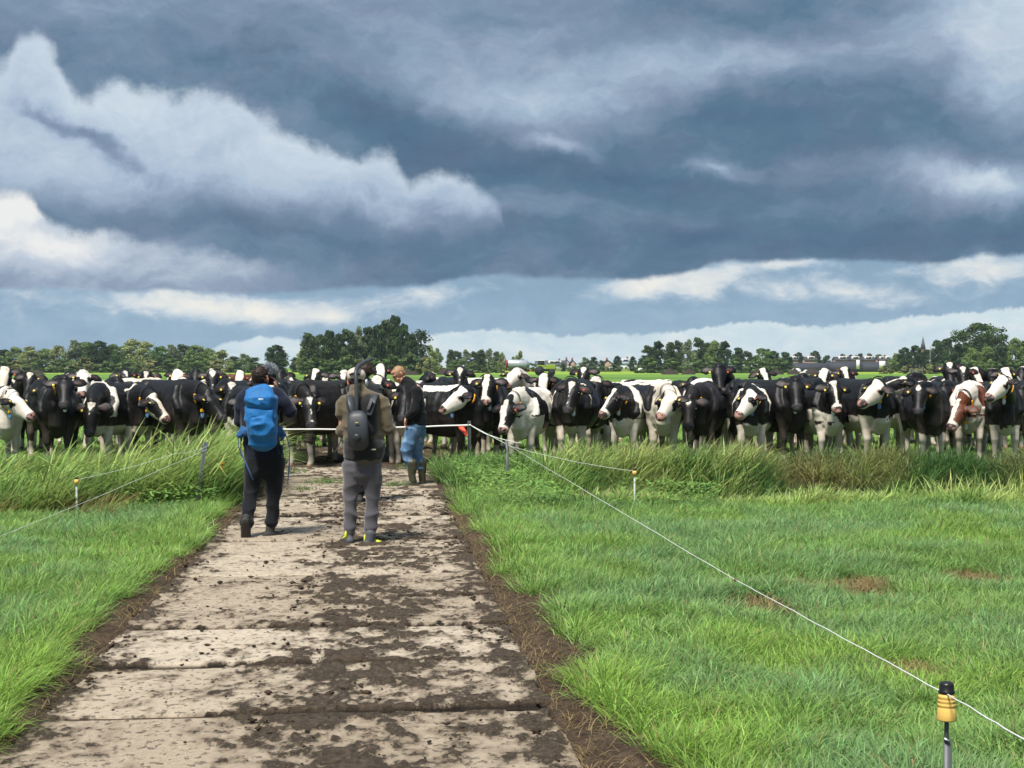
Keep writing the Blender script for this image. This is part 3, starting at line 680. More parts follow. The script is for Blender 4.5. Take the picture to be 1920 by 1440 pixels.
def mud_clods():
    rng = np.random.default_rng(77); n = 3600; y = np.sqrt(rng.uniform(5.6 ** 2, 20 ** 2, n)); k = rng.random(n)
    x = np.where(k < .35, path_r(y) + rng.normal(.06, .16, n), np.where(k < .5, path_l(y) - rng.normal(.02, .12, n), path_l(y) + 2.52 * np.clip(rng.normal(.6, .22, n), .02, .98)))
    on = (x < path_r(y)) & (x > path_l(y)); m_ = n2(x, y * .75, 2.3, 51, 5); keep = ~on | (m_ > .47) | (rng.random(n) < .25); x, y, on = x[keep], y[keep], on[keep]; n = len(x)
    s = rng.uniform(.004, .014, n) * rng.uniform(.5, 1.3, n) * (1 + .025 * y) * np.where(on, .8, 1.35); z = np.where(on, .056, .03)
    b = np.array([[1, 0, 0], [-1, 0, 0], [0, 1, 0], [0, -1, 0], [0, 0, .8], [0, 0, -.8], [.65, .65, .3], [-.65, .6, .35], [.6, -.65, .3], [-.6, -.65, .3]], float)
    F = np.array([[6, 4, 0], [6, 2, 4], [7, 4, 2], [7, 1, 4], [8, 0, 4], [8, 4, 3], [9, 3, 4], [9, 4, 1], [6, 0, 5], [6, 5, 2], [7, 2, 5], [7, 5, 1], [8, 5, 0], [8, 3, 5], [9, 5, 3], [9, 1, 5]])
    V = (b[None] * rng.uniform(.6, 1.4, (n, 10, 1)) * s[:, None, None] * rng.uniform(.7, 1.5, (n, 1, 3)) * np.array([1.2, 1.2, .8]) + np.stack([x, y, z + s * .2], 1)[:, None, :]).reshape(-1, 3)
    FF = (F[None] + (np.arange(n) * 10)[:, None, None]).reshape(-1, 3)
    tag(link('mud_clods', mesh_np('mud_clods', V, [FF], [bpy.data.materials['trodden_soil']], smooth=True)), 'small clods of dark mud scattered on the track', 'mud', kind='stuff')

# ------------------------------------------------------------------ grasses
def blades(name, P, H, W, az, lean, curl, colr, segs=2, material=None, twist=None):
    """one mesh of tapering bent blades; az: direction they bow to; lean: share of height at mid; curl: extra at the tip"""
    n = len(P); d = np.stack([np.cos(az), np.sin(az), np.zeros(n)], 1)
    ta = az + math.pi / 2 + (twist if twist is not None else RNG.uniform(-.9, .9, n)); s = np.stack([np.cos(ta), np.sin(ta), np.zeros(n)], 1)
    lv = segs + 1; pts = []
    for k in range(lv):
        t = k / segs; off = lean * t + curl * t * t; z = t * np.sqrt(np.clip(1 - (off * .62) ** 2, .12, 1))
        c = P + d * (off * H)[:, None]; c[:, 2] += z * H
        if k < segs:
            w = (W * (1 - .55 * t ** 1.5) * .5)[:, None]; pts += [c - s * w, c + s * w]
        else: pts.append(c)
    vp = 2 * segs + 1; V = np.stack(pts, 1).reshape(-1, 3); b = np.arange(n) * vp; Q = []
    for k in range(segs - 1): Q.append(np.stack([b + 2 * k, b + 2 * k + 1, b + 2 * k + 3, b + 2 * k + 2], 1))
    T = np.stack([b + 2 * segs - 2, b + 2 * segs - 1, b + 2 * segs], 1)
    cc = np.repeat(colr, vp, axis=0)
    return mesh_np(name, V, ([np.concatenate(Q)] if Q else []) + [T], [material or mat_leaf('grass_blade')], cc)

G_BLUE = np.array([.205, .340, .130]); G_MID = np.array([.210, .345, .092]); G_YEL = np.array([.245, .385, .078]); STRAW = np.array([.42, .31, .15]); G_PALE = np.array([.20, .28, .09])
BARE = [(1425, 1150, .34, .22), (1600, 1115, .26, .2), (1700, 1275, .22, .10), (1495, 1112, .14, .1), (1640, 1105, .12, .1), (80, 1160, .12, .08), (1820, 1092, .3, .16)]
def bare_field(x, y):
    r = np.ones(len(x)) * 9
    for bx, by, rx, ry in BARE:
        D = dist_of_row(by); X = (bx - 960) * D / F_PX
        r = np.minimum(r, np.hypot((x - X) / rx, (y - D) / (ry * 2.6)))
    return r + (n2(x, y, 6, 71) - .5) * .8

def short_grass():
    rng = np.random.default_rng(11)
    N = 22000
    u = rng.random(N * 3); y = np.sqrt(5.6 ** 2 + u * (19.6 ** 2 - 5.6 ** 2)); x = (rng.random(N * 3) * 2 - 1) * (.385 * y + .75)
    out_ = np.maximum(path_l(y) - x, x - path_r(y))
    off = .27 + (n2(x, y, 1.5, 81) - .5) * .62 + (n2(x, y, 7, 87, 2) - .5) * .22 + .13 * (x > path_r(y)) * (y < 11)
    keep = (out_ > off) & (bare_field(x, y) > 1)
    x, y, out_ = x[keep], y[keep], out_[keep]
    dens = np.clip(6.5 / y, .28, 1); keep = rng.random(len(x)) < dens; x, y, out_ = x[keep], y[keep], out_[keep]
    n = len(x)
    h = .085 + .09 * n2(x, y, .8, 82) + .13 * (n2(x, y, 3.2, 83) - .45); h = np.clip(h * np.random.default_rng(5).uniform(.65, 1.35, len(x)), .05, .3) + .05 * np.exp(-(out_ - .25) ** 2 / .05)
    g = n2(x, y, 1.3, 84, 4); yel = sstep(g, .48, .70) * .8; yel = np.maximum(yel, .7 * np.exp(-((out_ - .25) / .3) ** 2)); yel = np.clip(yel + .45 * (sstep(y, 11, 7)) * (g > .42), 0, 1)
    blue = sstep(n2(x, y, 1.1, 85, 4), .36, .58) * (1 - yel)
    k = (24 + 20 * rng.random(n)).astype(int); idx = np.repeat(np.arange(n), k); m = len(idx)
    rr = rng.random(m) ** .8 * (.045 + .012 * y[idx] ** .8); th = rng.random(m) * 2 * math.pi
    X = x[idx] + rr * np.cos(th); Y = y[idx] + rr * np.sin(th)
    keep = np.maximum(path_l(Y) - X, X - path_r(Y)) > .05; X, Y, idx, th, rr = X[keep], Y[keep], idx[keep], th[keep], rr[keep]; m = len(X)
    wind = (n2(X, Y, .45, 86, 2) - .5) * 2.2 + .15
    jit = rng.normal(0, .55, m); az = np.arctan2(np.sin(th) * 1.0 + np.sin(wind) * .5, np.cos(th) * 1.0 + np.cos(wind) * .5 + .18) + jit * 1.5
    H = h[idx] * rng.uniform(.5, 1.2, m); W = (.0056 + .00038 * Y) * rng.uniform(.7, 1.3, m)
    c = G_MID * (1 - blue[idx] - yel[idx])[:, None] + G_BLUE * blue[idx][:, None] + G_YEL * yel[idx][:, None]
    c = c * (rng.uniform(.75, 1.22, n)[idx] * rng.uniform(.6, 1.4, m))[:, None] * (1 + rng.normal(0, .06, (m, 3)))
    dead = rng.random(m) < .025; c = np.where(dead[:, None], STRAW * rng.uniform(.6, 1.0, m)[:, None], c)
    P = np.stack([X, Y, gz(X, Y) - .01], 1)
    print('short blades', m)
    me = blades('short_grass', P, H, W, az, rng.uniform(.1, .7, m), rng.uniform(.05, 1.0, m), np.clip(c, .005, 1), 3)
    tag(link('short_grass', me), 'short lush green grass on both sides of the track', 'grass', kind='stuff')
    # straw and dead bits on the bare spots and muddy verges
    Xs, Ys = [], []
    for bx, by, rx, ry in BARE:
        D = dist_of_row(by); X0 = (bx - 960) * D / F_PX; q = 420
        Xs.append(X0 + rng.normal(0, rx * .5, q)); Ys.append(D + rng.normal(0, ry * 1.3, q))
    q = 5200; Y = rng.uniform(5.5, 18, q); sd = rng.random(q) < .6; t = np.abs(rng.normal(0.05, .2, q)); Xs.append(np.where(sd, path_r(Y) + t, path_l(Y) - t)); Ys.append(Y)
    X, Y = np.concatenate(Xs), np.concatenate(Ys); m = len(X)
    P = np.stack([X, Y, np.maximum(gz(X, Y), 0) + .022 + rng.random(m) * .01], 1)
    me = blades('straw', P, rng.uniform(.04, .11, m), np.full(m, .0055), rng.random(m) * 6.28, rng.uniform(.8, 1.5, m), rng.uniform(.0, .3, m), STRAW * np.where(np.arange(m) < 420 * len(BARE), rng.uniform(.45, 1.05, m), rng.uniform(.3, .9, m))[:, None], 2)
    tag(link('dead_grass', me), 'dry straw coloured dead grass on the bare muddy spots', 'dead grass', kind='stuff')

def ditch_grass():
    rng = np.random.default_rng(21); PP, HH, WW, AZ, LE, CU, CC = [], [], [], [], [], [], []
    def add(x, y, h, w, az, lean, curl, c):
        PP.append(np.stack([x, y, gz(x, y) - .02], 1)); HH.append(h); WW.append(w); AZ.append(az); LE.append(lean); CU.append(curl); CC.append(c)
    def tufts(n, x0, x1, y0, y1, hf, k, spread, w, colf, lean=(.1, .5), curl=(.1, .8), bias=.5, mask=None, stiff=1.0):
        x = rng.uniform(x0, x1, n) if not callable(x0) else None; y = rng.uniform(y0, y1, n)
        if mask is not None: kk = mask(x, y); x, y = x[kk], y[kk]; n = len(x)
        idx = np.repeat(np.arange(n), k); m = len(idx); th = rng.random(m) * 6.283; r = rng.random(m) * spread
        X, Y = x[idx] + r * np.cos(th), y[idx] + r * np.sin(th)
        gust = (n2(X, Y, .8, 91, 2) - .5) * 1.0
        az = np.arctan2(np.sin(th) * .6 + gust * .4 + rng.normal(0, .45, m), np.cos(th) * .6 + bias + rng.normal(0, .3, m))
        H = hf(X, Y) * rng.uniform(.55, 1.2, m); c = colf(X, Y, idx) * (rng.uniform(.7, 1.25, n)[idx] * rng.uniform(.55, 1.4, m))[:, None] * (1 + rng.normal(0, .06, (m, 3)))
        add(X, Y, H, w * rng.uniform(.7, 1.35, m), az, rng.uniform(*lean, m), rng.uniform(*curl, m), np.clip(c, .004, 1))
    off = lambda x, y: np.maximum(path_l(y) - x, x - path_r(y))
    mixc = lambda a, b, f: a * (1 - f)[:, None] + b * f[:, None]
    green = lambda X, Y, i: mixc(np.array([.135, .235, .062]), np.array([.25, .34, .095]), sstep(n2(X, Y, 1.1, 92), .4, .62))
    dark_ = lambda X, Y, i: mixc(np.array([.045, .105, .030]), np.array([.13, .17, .045]), sstep(n2(X, Y, 1.4, 93), .42, .62))
    bright = lambda X, Y, i: mixc(np.array([.23, .36, .09]), np.array([.38, .47, .15]), sstep(n2(X, Y, 1.6, 94), .4, .62))
    olive = lambda X, Y, i: mixc(mixc(np.array([.095, .19, .055]), np.array([.25, .29, .10]), sstep(n2(X, Y, 1.4, 95), .44, .60)), np.array([.27, .17, .09]), .35 * sstep(n2(X, Y, .9, 96), .58, .68))
    # right: far bank, dense and olive, rising out of the dark gap
    tufts(4300, .9, 10.5, 21.1, 24.0, lambda x, y: .22 + .54 * n2(x, y, 1.9, 97), 10, .12, .019, olive, (.05, .5), (.0, 1.0), .15, lambda x, y: (off(x, y) > .8) & (y < 23.5 + .5 * n2(x, y * 0, .8, 98)))
    # right: near bank, bright broad blades
    tufts(2300, .9, 9.0, 17.5, 19.6, lambda x, y: .14 + .24 * n2(x, y, 1.6, 99), 10, .12, .019, bright, (.05, .4), (.1, .9), .3, lambda x, y: (off(x, y) > 1.2) & (y > 17.6 + .7 * n2(x, y * 0, 1.1, 89)))
    tufts(150, 2.6, 9.0, 18.4, 19.6, lambda x, y: .36 + .2 * n2(x, y, 1.2, 99), 9, .08, .018, bright, (.05, .3), (.0, .9), .3)
    # reddish dry stalks and pale reeds in the gap
    tufts(260, 1.5, 10.5, 19.0, 23.2, lambda x, y: .55 + 0 * x, 3, .06, .012, lambda X, Y, i: np.tile(np.array([.36, .25, .12]), (len(X), 1)), (.0, .2), (.0, .5), .2)
    tufts(200, 3.2, 7.2, 20.0, 21.8, lambda x, y: .68 + 0 * x, 20, .22, .012, lambda X, Y, i: np.tile(np.array([.17, .31, .13]), (len(X), 1)), (.1, .5), (.2, .9), .35, lambda x, y: n2(x, y * 0, 1.2, 88) > .48)
    # right of the track: weeds and tall grass to both sides of the posts
    tufts(1500, -1.6, 3.2, 17.0, 23.8, lambda x, y: .13 + .18 * n2(x, y, 1.3, 77) + .22 * sstep(y, 20.3, 21.5), 11, .15, .018, green, (.1, .5), (.1, .9), .35, lambda x, y: (off(x, y) > .22) & (off(x, y) < 3.2 - .3 * (y - 17) * 0) & (y > 17.3 + .9 * (x > 1.2)))
    tufts(150, .4, 3.6, 20.9, 23.2, lambda x, y: .55 + .25 * n2(x, y, 1.3, 77), 16, .14, .02, bright, (.1, .5), (.1, .9), .7, lambda x, y: off(x, y) > 1.4)
    tufts(900, -2.4, -.2, 21.5, 25.0, lambda x, y: .20 + .2 * n2(x, y, 1.3, 77), 9, .15, .018, green, (.1, .5), (.1, .9), .35, lambda x, y: (off(x, y) > .1) & (off(x, y) < 2.0))
    # left: tall wind-blown reeds
    tufts(3300, -9.4, -2.6, 16.4, 23.4, lambda x, y: .32 + .30 * n2(x, y, 1.0, 78) + .22 * sstep(x, -6.2, -4.2), 11, .16, .020, green, (.1, .6), (.1, 1.0), .8, lambda x, y: (off(x, y) > .3) & (y > 16.5 + .9 * n2(x, y * 0, .9, 79) + 1.3 * sstep(x, -5.6, -4.4) * (1 - sstep(x, -3.7, -3.3))))
    tufts(420, -6.2, -3.0, 18.5, 23.0, lambda x, y: .85 + .25 * n2(x, y, 1.3, 77), 8, .13, .026, bright, (.1, .6), (.2, 1.0), 1.0, lambda x, y: off(x, y) > .32)
    tufts(320, -9.4, -5.4, 17.5, 22.8, lambda x, y: .58 + .3 * n2(x, y, 1.3, 77), 7, .12, .024, bright, (.1, .6), (.2, 1.0), 1.0)
    tufts(300, -8.0, -4.6, 16.6, 20.5, lambda x, y: .40 + 0 * x, 8, .1, .010, lambda X, Y, i: np.tile(np.array([.30, .26, .10]), (len(X), 1)), (.2, .6), (.2, 1.0), 1.0, lambda x, y: off(x, y) > .4)
    for cx, cy, sx, sy, q in ((605, 911, .14, .22, 26), (570, 925, .1, .1, 8), (744, 916, .10, .18, 16), (765, 880, .12, .5, 16), (560, 890, .12, .3, 10)):
        D0 = dist_of_row(cy); x0 = (cx - 960) * D0 / F_PX; xx = rng.normal(x0, sx, q * 9); yy = rng.normal(D0, sy, q * 9)
        add(xx, yy, rng.uniform(.03, .08, q * 9), rng.uniform(.008, .014, q * 9), rng.random(q * 9) * 6.28, rng.uniform(.2, .9, q * 9), rng.uniform(.1, .8, q * 9), np.array([.13, .21, .06]) * rng.uniform(.6, 1.3, (q * 9, 1)))
        PP[-1][:, 2] = .045
    P = np.concatenate(PP); m = len(P); print('ditch blades', m)
    me = blades('ditch_grass', P, np.concatenate(HH), np.concatenate(WW), np.concatenate(AZ), np.concatenate(LE), np.concatenate(CU), np.concatenate(CC), 4)
    tag(link('tall_ditch_grass', me), 'tall reedy grass and weeds along the ditch banks', 'tall grass', kind='stuff')
    # broad-leaved weeds: small leaf faces on short stems, right and left of the track
    n = 26000; x = np.concatenate([rng.uniform(-2.0, 2.6, n // 2), rng.uniform(-8.5, -3.0, n // 2)]); y = rng.uniform(17.2, 23.4, n)
    k = (off(x, y) > .25) & (n2(x, y, 1.0, 66) > .47); x, y = x[k], y[k]; n = len(x)
    z = gz(x, y) + rng.random(n) ** .6 * (.20 + .35 * n2(x, y, 1.4, 67)); s = rng.uniform(.02, .05, n)
    a = rng.random(n) * 6.283; d = np.stack([np.cos(a), np.sin(a), rng.uniform(-.5, .3, n)], 1); e = np.stack([-np.sin(a), np.cos(a), rng.uniform(-.3, .3, n)], 1); c0 = np.stack([x, y, z], 1)
    V = np.stack([c0 - d * s[:, None], c0 - e * s[:, None] * .45, c0 + d * s[:, None], c0 + e * s[:, None] * .45], 1).reshape(-1, 3); b = np.arange(n) * 4
    c = mixc(np.array([.15, .29, .07]), np.array([.26, .43, .10]), rng.random(n)) * rng.uniform(.8, 1.2, n)[:, None]
    tag(link('leafy_weeds', mesh_np('leafy_weeds', V, [np.stack([b, b + 1, b + 2, b + 3], 1)], [mat_leaf('grass_blade')], np.repeat(c, 4, axis=0))), 'low broad-leaved weeds among the ditch grass', 'weeds', kind='stuff')

def meadow_grass():
    rng = np.random.default_rng(31)
    n = 190000; u = rng.random(n); y = 22.9 + (110 - 22.9) * u ** 1.9; x = (rng.random(n) * 2 - 1) * (.37 * y + 1)
    k = (np.maximum(path_l(y) - x, x - path_r(y)) > .05) | (y > 31); x, y = x[k], y[k]; n = len(x)
    g = n2(x, y, .25, 44); c = G_MID * (1 - g)[:, None] + np.array([.30, .42, .12]) * g[:, None]; c = c * rng.uniform(.88, 1.12, n)[:, None] * 1.1
    P = np.stack([x, y, gz(x, y) - .01], 1)
    me = blades('meadow', P, rng.uniform(.04, .11, n) * (1 + (y > 45) * .3), (.010 + .0005 * y) * rng.uniform(.7, 1.3, n), rng.random(n) * 6.283, rng.uniform(.2, .7, n), rng.uniform(0, .5, n), c, 2)
    tag(link('meadow_grass', me), 'grazed green meadow behind and beneath the cows', 'grass', kind='stuff')

# ------------------------------------------------------------------ trees
M_LEAF = mat_leaf('tree_leaf', rough=.65, trans=.25, spec=.12); M_BARK = mat('bark', (.06, .05, .04), rough=.9, nscale=3, bstr=.5)
def crown_mesh(name, shape, col, nclump=46, per=62, leaf=(.30, .62), seed=0, H=12.0, low=.1, wid=.36, rag=.28, open_=0.0):
    rng = np.random.default_rng(seed); C = []; R = []
    while len(C) < nclump:
        z = low + (.95 - low) * rng.random() ** (1.15); t = (z - low) / (.95 - low)
        prof = {'round': max(.55 if t < .5 else 0, math.sqrt(max(0, 1 - (2 * t - 1) ** 2)) ** .8), 'oval': max(.7 if t < .4 else 0, math.sin(math.pi * min(1, t * .93 + .07)) ** .6) * (1.1 - .25 * t), 'tall': min(1, t * 5 + .35) * (1 - t ** 4) ** .6 * .9,
                'willow': (1 - t ** 2.6) ** .55, 'bush': (1 - t ** 2) ** .6, 'cone': (1 - t) ** .75 + .05, 'sparse': .3 + .7 * (math.sin(t * 19) > -.2)}[shape]
        a = rng.uniform(0, 6.283); rr = prof * (wid - .06) * rng.uniform(.12, 1) ** .5 * (1 - rag + 2 * rag * rng.random())
        C.append((math.cos(a) * rr * H, math.sin(a) * rr * H, z * H * .97)); R.append(rng.uniform(.085, .150) * H * (.75 if t > .85 else 1))
    C = np.array(C); R = np.array(R); n = nclump * per; ci = np.repeat(np.arange(nclump), per)
    d = rng.normal(size=(n, 3)); d /= np.linalg.norm(d, axis=1)[:, None]; r = R[ci] * rng.uniform(.35, 1.08, n)
    P = C[ci] + d * r[:, None] * np.array([1, 1, .72]); P[:, 2] = np.where(P[:, 2] < .3, rng.uniform(.1, 2.0, n), P[:, 2])
    s = rng.uniform(leaf[0], leaf[1], n); nn = d + rng.normal(0, .55, (n, 3)); nn /= np.linalg.norm(nn, axis=1)[:, None]
    u = np.cross(nn, rng.normal(size=(n, 3))); u /= np.linalg.norm(u, axis=1)[:, None]; v = np.cross(nn, u)
    u *= s[:, None] * .5; v *= s[:, None] * .36
    V = np.stack([P - u, P - v, P + u, P + v], 1).reshape(-1, 3); b = np.arange(n) * 4
    cl = rng.uniform(.68, 1.4, nclump)[ci] * rng.uniform(.75, 1.28, n); c = np.array(col) * np.array([1.95, 1.72, 1.85]) * cl[:, None]
    return mesh_np(name, V, [np.stack([b, b + 1, b + 2, b + 3], 1)], [M_LEAF], np.repeat(np.clip(c, .004, 1), 4, axis=0))
def trunk_mesh(name, H, seed, low):
    rng = np.random.default_rng(seed); ps = []
    top = H * .8; pts = [(0, 0, -.3)] + [(rng.normal(0, .12) * k, rng.normal(0, .12) * k, top * k / 4) for k in range(1, 5)]
    ps.append(tube(pts, [H * .028, H * .022, H * .017, H * .011, H * .004], n=7))
    for k in range(7):
        z = H * rng.uniform(max(.18, low), .72); a = rng.uniform(0, 6.28); L = H * rng.uniform(.14, .26)
        p = np.array([0, 0, z]); q = p + np.array([math.cos(a) * L * .6, math.sin(a) * L * .6, L * .5]); e = q + np.array([math.cos(a) * L * .4, math.sin(a) * L * .4, L * .45])
        ps.append(tube([p, q, e], [H * .010, H * .006, H * .003], n=5))
    V, fl = join(ps); return mesh_np(name, V, fl, [M_BARK], smooth=True)
TREE = {}
def make_kinds():
    K = {'round_a': ('round', (.055, .105, .028), 60, .06, .40), 'round_b': ('oval', (.072, .118, .034), 50, .05, .38), 'round_dark': ('oval', (.032, .068, .022), 60, .04, .37),
         'tall_dark': ('tall', (.036, .068, .022), 58, .08, .24), 'tall_b': ('tall', (.048, .083, .027), 52, .04, .27), 'alder': ('oval', (.050, .088, .030), 44, .10, .28),
         'pale': ('willow', (.125, .165, .062), 46, .05, .36), 'pale_b': ('oval', (.105, .135, .050), 44, .08, .36), 'grey': ('oval', (.085, .120, .060), 40, .03, .34),
         'bush': ('bush', (.055, .095, .030), 34, .0, .62), 'bush_pale': ('bush', (.11, .13, .05), 34, .0, .62), 'sparse': ('sparse', (.030, .052, .024), 17, .42, .17), 'broad': ('round', (.046, .088, .024), 130, .03, .50)}
    for i, (k, (sh, c, n, low, wid)) in enumerate(K.items()):
        TREE[k] = (crown_mesh('crown_' + k, sh, tuple(v * (.62 if k in ('tall_dark', 'round_dark', 'tall_b', 'alder', 'broad') else 1) for v in c), n, 95 if k != 'sparse' else 60, seed=i + 3, low=low * .5, wid=wid, leaf=((.42, .85) if 'bush' not in k else (.7, 1.5)) if k != 'broad' else (.30, .60)), trunk_mesh('trunk_' + k, 12.0, i, low))
_first = {}
def tree(kind, x, ytop, D, label, wpx=None, group=None, name='tree', cat='tree'):
    H = H_EYE + (Y0 - ytop) * D / F_PX; s = H / 12.0
    root = empty(name, ((x - 960) * D / F_PX, D, 0)); tag(root, label, cat, group)
    half = {'round_a': .40, 'round_b': .38, 'round_dark': .37, 'tall_dark': .24, 'tall_b': .27, 'alder': .28, 'pale': .36, 'pale_b': .36, 'grey': .34, 'bush': .62, 'bush_pale': .62, 'sparse': .17, 'broad': .5}[kind] * 12 + .6
    sx = (wpx * D / F_PX / 2 / half) if wpx else s
    ra = random.random() * 6.28
    for nm, me in (('crown', TREE[kind][0]), ('trunk', TREE[kind][1])):
        if name == 'bush' and nm == 'trunk': continue
        o = link(nm, me, root); o.scale = (sx, sx, s); o.rotation_euler = (0, 0, ra)
    return root
ORD = ['first', 'second', 'third', 'fourth', 'fifth', 'sixth', 'seventh', 'eighth', 'ninth', 'tenth', 'eleventh', 'twelfth', 'thirteenth', 'fourteenth', 'fifteenth', 'sixteenth', 'seventeenth', 'eighteenth', 'nineteenth', 'twentieth', 'twenty-first', 'twenty-second', 'twenty-third', 'twenty-fourth', 'twenty-fifth', 'twenty-sixth']
TONE = {'round_a': 'mid green', 'round_b': 'yellowish green', 'round_dark': 'dark green', 'tall_dark': 'slender dark', 'tall_b': 'slender green', 'alder': 'narrow mid green', 'pale': 'pale silvery green', 'pale_b': 'pale olive', 'grey': 'grey green', 'bush': 'low bushy', 'bush_pale': 'low pale', 'sparse': 'thin open', 'broad': 'broad dense'}
def row(items, phrase, group, D, jit=14, name='tree', cat='tree'):
    for i, it in enumerate(items):
        k, x, yt, w = it[:4]
        tree(k, x, yt, D + random.uniform(-jit, jit), '%s %s from the left %s' % (TONE[k], ORD[i] if len(items) > 1 else 'one', phrase), w, group, name, cat)
def build_trees():
    make_kinds()
    L = [(-22, 650, 'round_a', 50), (6, 652, 'round_dark', 44), (30, 649, 'round_b', 44), (56, 647, 'pale_b', 46), (86, 652, 'round_b', 44), (112, 645, 'pale_b', 46), (141, 634, 'grey', 44), (164, 639, 'round_a', 46), (187, 635, 'round_dark', 50), (210, 643, 'round_a', 40), (232, 646, 'round_b', 40), (252, 633, 'pale', 52),
         (276, 638, 'pale', 48), (299, 647, 'round_a', 40), (322, 643, 'grey', 40), (345, 642, 'alder', 44), (368, 645, 'round_b', 48), (392, 651, 'round_b', 40), (417, 654, 'pale', 42), (440, 666, 'alder', 34), (458, 661, 'grey', 34), (479, 668, 'alder', 28)]
    row([(k, x, y, w * 1.3) for x, y, k, w in L], 'in the far left tree line', 'trees of the far left tree line', 470, 18)
    row([('bush_pale' if i % 3 == 1 else 'bush', x, 669 + (i * 7) % 9, 74) for i, x in enumerate(range(-10, 480, 42))], 'at the foot of the left tree line', 'bushes at the foot of the left tree line', 445, 6, 'bush', 'bush')
    tree('round_dark', 519, 643, 385, 'dark rounded tree standing alone left of the tall copse', 60, None)
    tree('alder', 556, 668, 470, 'small pale tree in the gap left of the tall copse', 34, None)
    tree('pale_b', 566, 655, 420, 'light green tree at the left foot of the tall copse', 28, None)
    C = [('tall_b', 578, 620, 44), ('alder', 597, 622, 46), ('tall_dark', 618, 616, 46), ('round_dark', 636, 620, 48), ('alder', 652, 611, 46), ('grey', 672, 607, 44), ('tall_dark', 690, 609, 44), ('round_dark', 708, 603, 46), ('tall_b', 722, 594, 44), ('tall_dark', 741, 587, 50), ('round_dark', 758, 600, 44), ('tall_dark', 771, 622, 36)]
    row(C, 'in the tall dark copse', 'trees of the tall dark copse', 360, 14)
    row([('bush', 588, 668, 60), ('bush', 622, 672, 60), ('bush', 655, 664, 70), ('bush', 695, 668, 70), ('bush', 735, 664, 66), ('bush', 770, 660, 56), ('bush_pale', 796, 668, 44)], 'under the tall dark copse', 'bushes under the tall dark copse', 345, 6, 'bush', 'bush')
    tree('sparse', 790, 611, 372, 'spindly open-crowned tree leaning out right of the copse', 44, None)
    row([('pale', 806, 645, 34), ('grey', 820, 650, 30)], 'beside the right end of the copse', 'pale trees at the right end of the copse', 405, 8)
    row([('tall_b', 846, 653, 26), ('alder', 858, 655, 28), ('grey', 874, 653, 32), ('alder', 890, 656, 30), ('tall_b', 902, 653, 28), ('grey', 917, 651, 32), ('alder', 930, 656, 28), ('pale', 940, 659, 22)], 'in the short row left of the slurry tanker', 'row of trees left of the tanker', 440, 8)
    row([('bush', 850, 676, 50), ('bush', 885, 678, 54), ('bush', 925, 676, 50)], 'under the short row left of the tanker', 'bushes under the short row', 428, 3, 'bush', 'bush')
    tree('pale', 976, 656, 520, 'pale pointed tree behind the slurry tanker', 26, None); tree('grey', 962, 667, 530, 'small grey green tree just left of the pale pointed tree', 20, None)
    row([('round_dark', 1056, 679, 14), ('grey', 1097, 668, 28), ('round_dark', 1113, 667, 26), ('alder', 1128, 674, 18), ('round_dark', 1157, 665, 24), ('round_dark', 1186, 666, 20), ('round_dark', 1200, 674, 18)], 'among the far houses in the middle', 'trees among the far houses', 560, 10)
    row([('bush', 995, 680, 40), ('bush', 1090, 684, 46), ('bush', 1122, 684, 40), ('bush', 1150, 682, 34), ('bush', 1075, 686, 30), ('bush', 1205, 682, 34)], 'along the far hedge in the middle', 'hedge bushes by the far houses', 540, 5, 'bush', 'bush')
    R = [('alder', 1216, 644, 40), ('round_dark', 1233, 635, 42), ('tall_b', 1258, 638, 36), ('alder', 1272, 634, 34), ('grey', 1290, 633, 38), ('alder', 1309, 628, 38), ('tall_dark', 1325, 640, 34), ('round_b', 1340, 636, 40), ('round_dark', 1358, 635, 40), ('round_dark', 1384, 648, 36), ('alder', 1401, 655, 30), ('round_a', 1430, 651, 46), ('round_dark', 1450, 655, 36), ('round_dark', 1472, 657, 38)]
    row(R, 'in the dark wood right of centre', 'trees of the dark wood right of centre', 430, 12)
    row([('bush', x, 668 + (x % 5), 66) for x in range(1222, 1500, 40)], 'along the foot of the wood right of centre', 'bushes at the foot of the wood right of centre', 415, 4, 'bush', 'bush')
    row([('round_dark', 1498, 658, 30), ('round_dark', 1529, 655, 34), ('alder', 1552, 664, 26), ('round_dark', 1580, 661, 22), ('round_dark', 1595, 663, 20), ('round_dark', 1613, 660, 22), ('round_dark', 1630, 660, 22), ('round_a', 1650, 663, 36)], 'behind the long dark shed', 'trees behind the long dark shed', 640, 14)
    row([('bush', x, 673, 52) for x in range(1515, 1670, 30)], 'behind the roofs of the long dark shed', 'hedge bushes behind the long dark shed', 665, 3, 'bush', 'bush')
    row([('round_b', 1681, 661, 36), ('round_dark', 1697, 648, 40), ('round_dark', 1716, 644, 40), ('round_dark', 1738, 652, 34), ('round_dark', 1758, 633, 44), ('round_dark', 1776, 630, 46)], 'between the shed and the big broad tree', 'trees left of the big broad tree', 480, 10)
    tree('broad', 1836, 603, 400, 'big broad tree with a dense dark crown at the right', 128, None)
    row([('round_dark', 1797, 640, 44), ('round_b', 1822, 650, 44), ('round_b', 1852, 648, 44), ('round_dark', 1880, 640, 44), ('round_b', 1903, 631, 44), ('round_dark', 1925, 633, 50)], 'gathered round the big broad tree', 'trees round the big broad tree', 385, 6)
    row([('bush_pale', 1705, 684, 50), ('bush_pale', 1742, 682, 44), ('bush', 1775, 676, 54), ('bush', 1815, 676, 60), ('bush', 1860, 676, 60), ('bush', 1905, 674, 60), ('bush_pale', 1660, 685, 36)], 'at the foot of the right-hand trees', 'bushes at the foot of the right-hand trees', 375, 4, 'bush', 'bush')

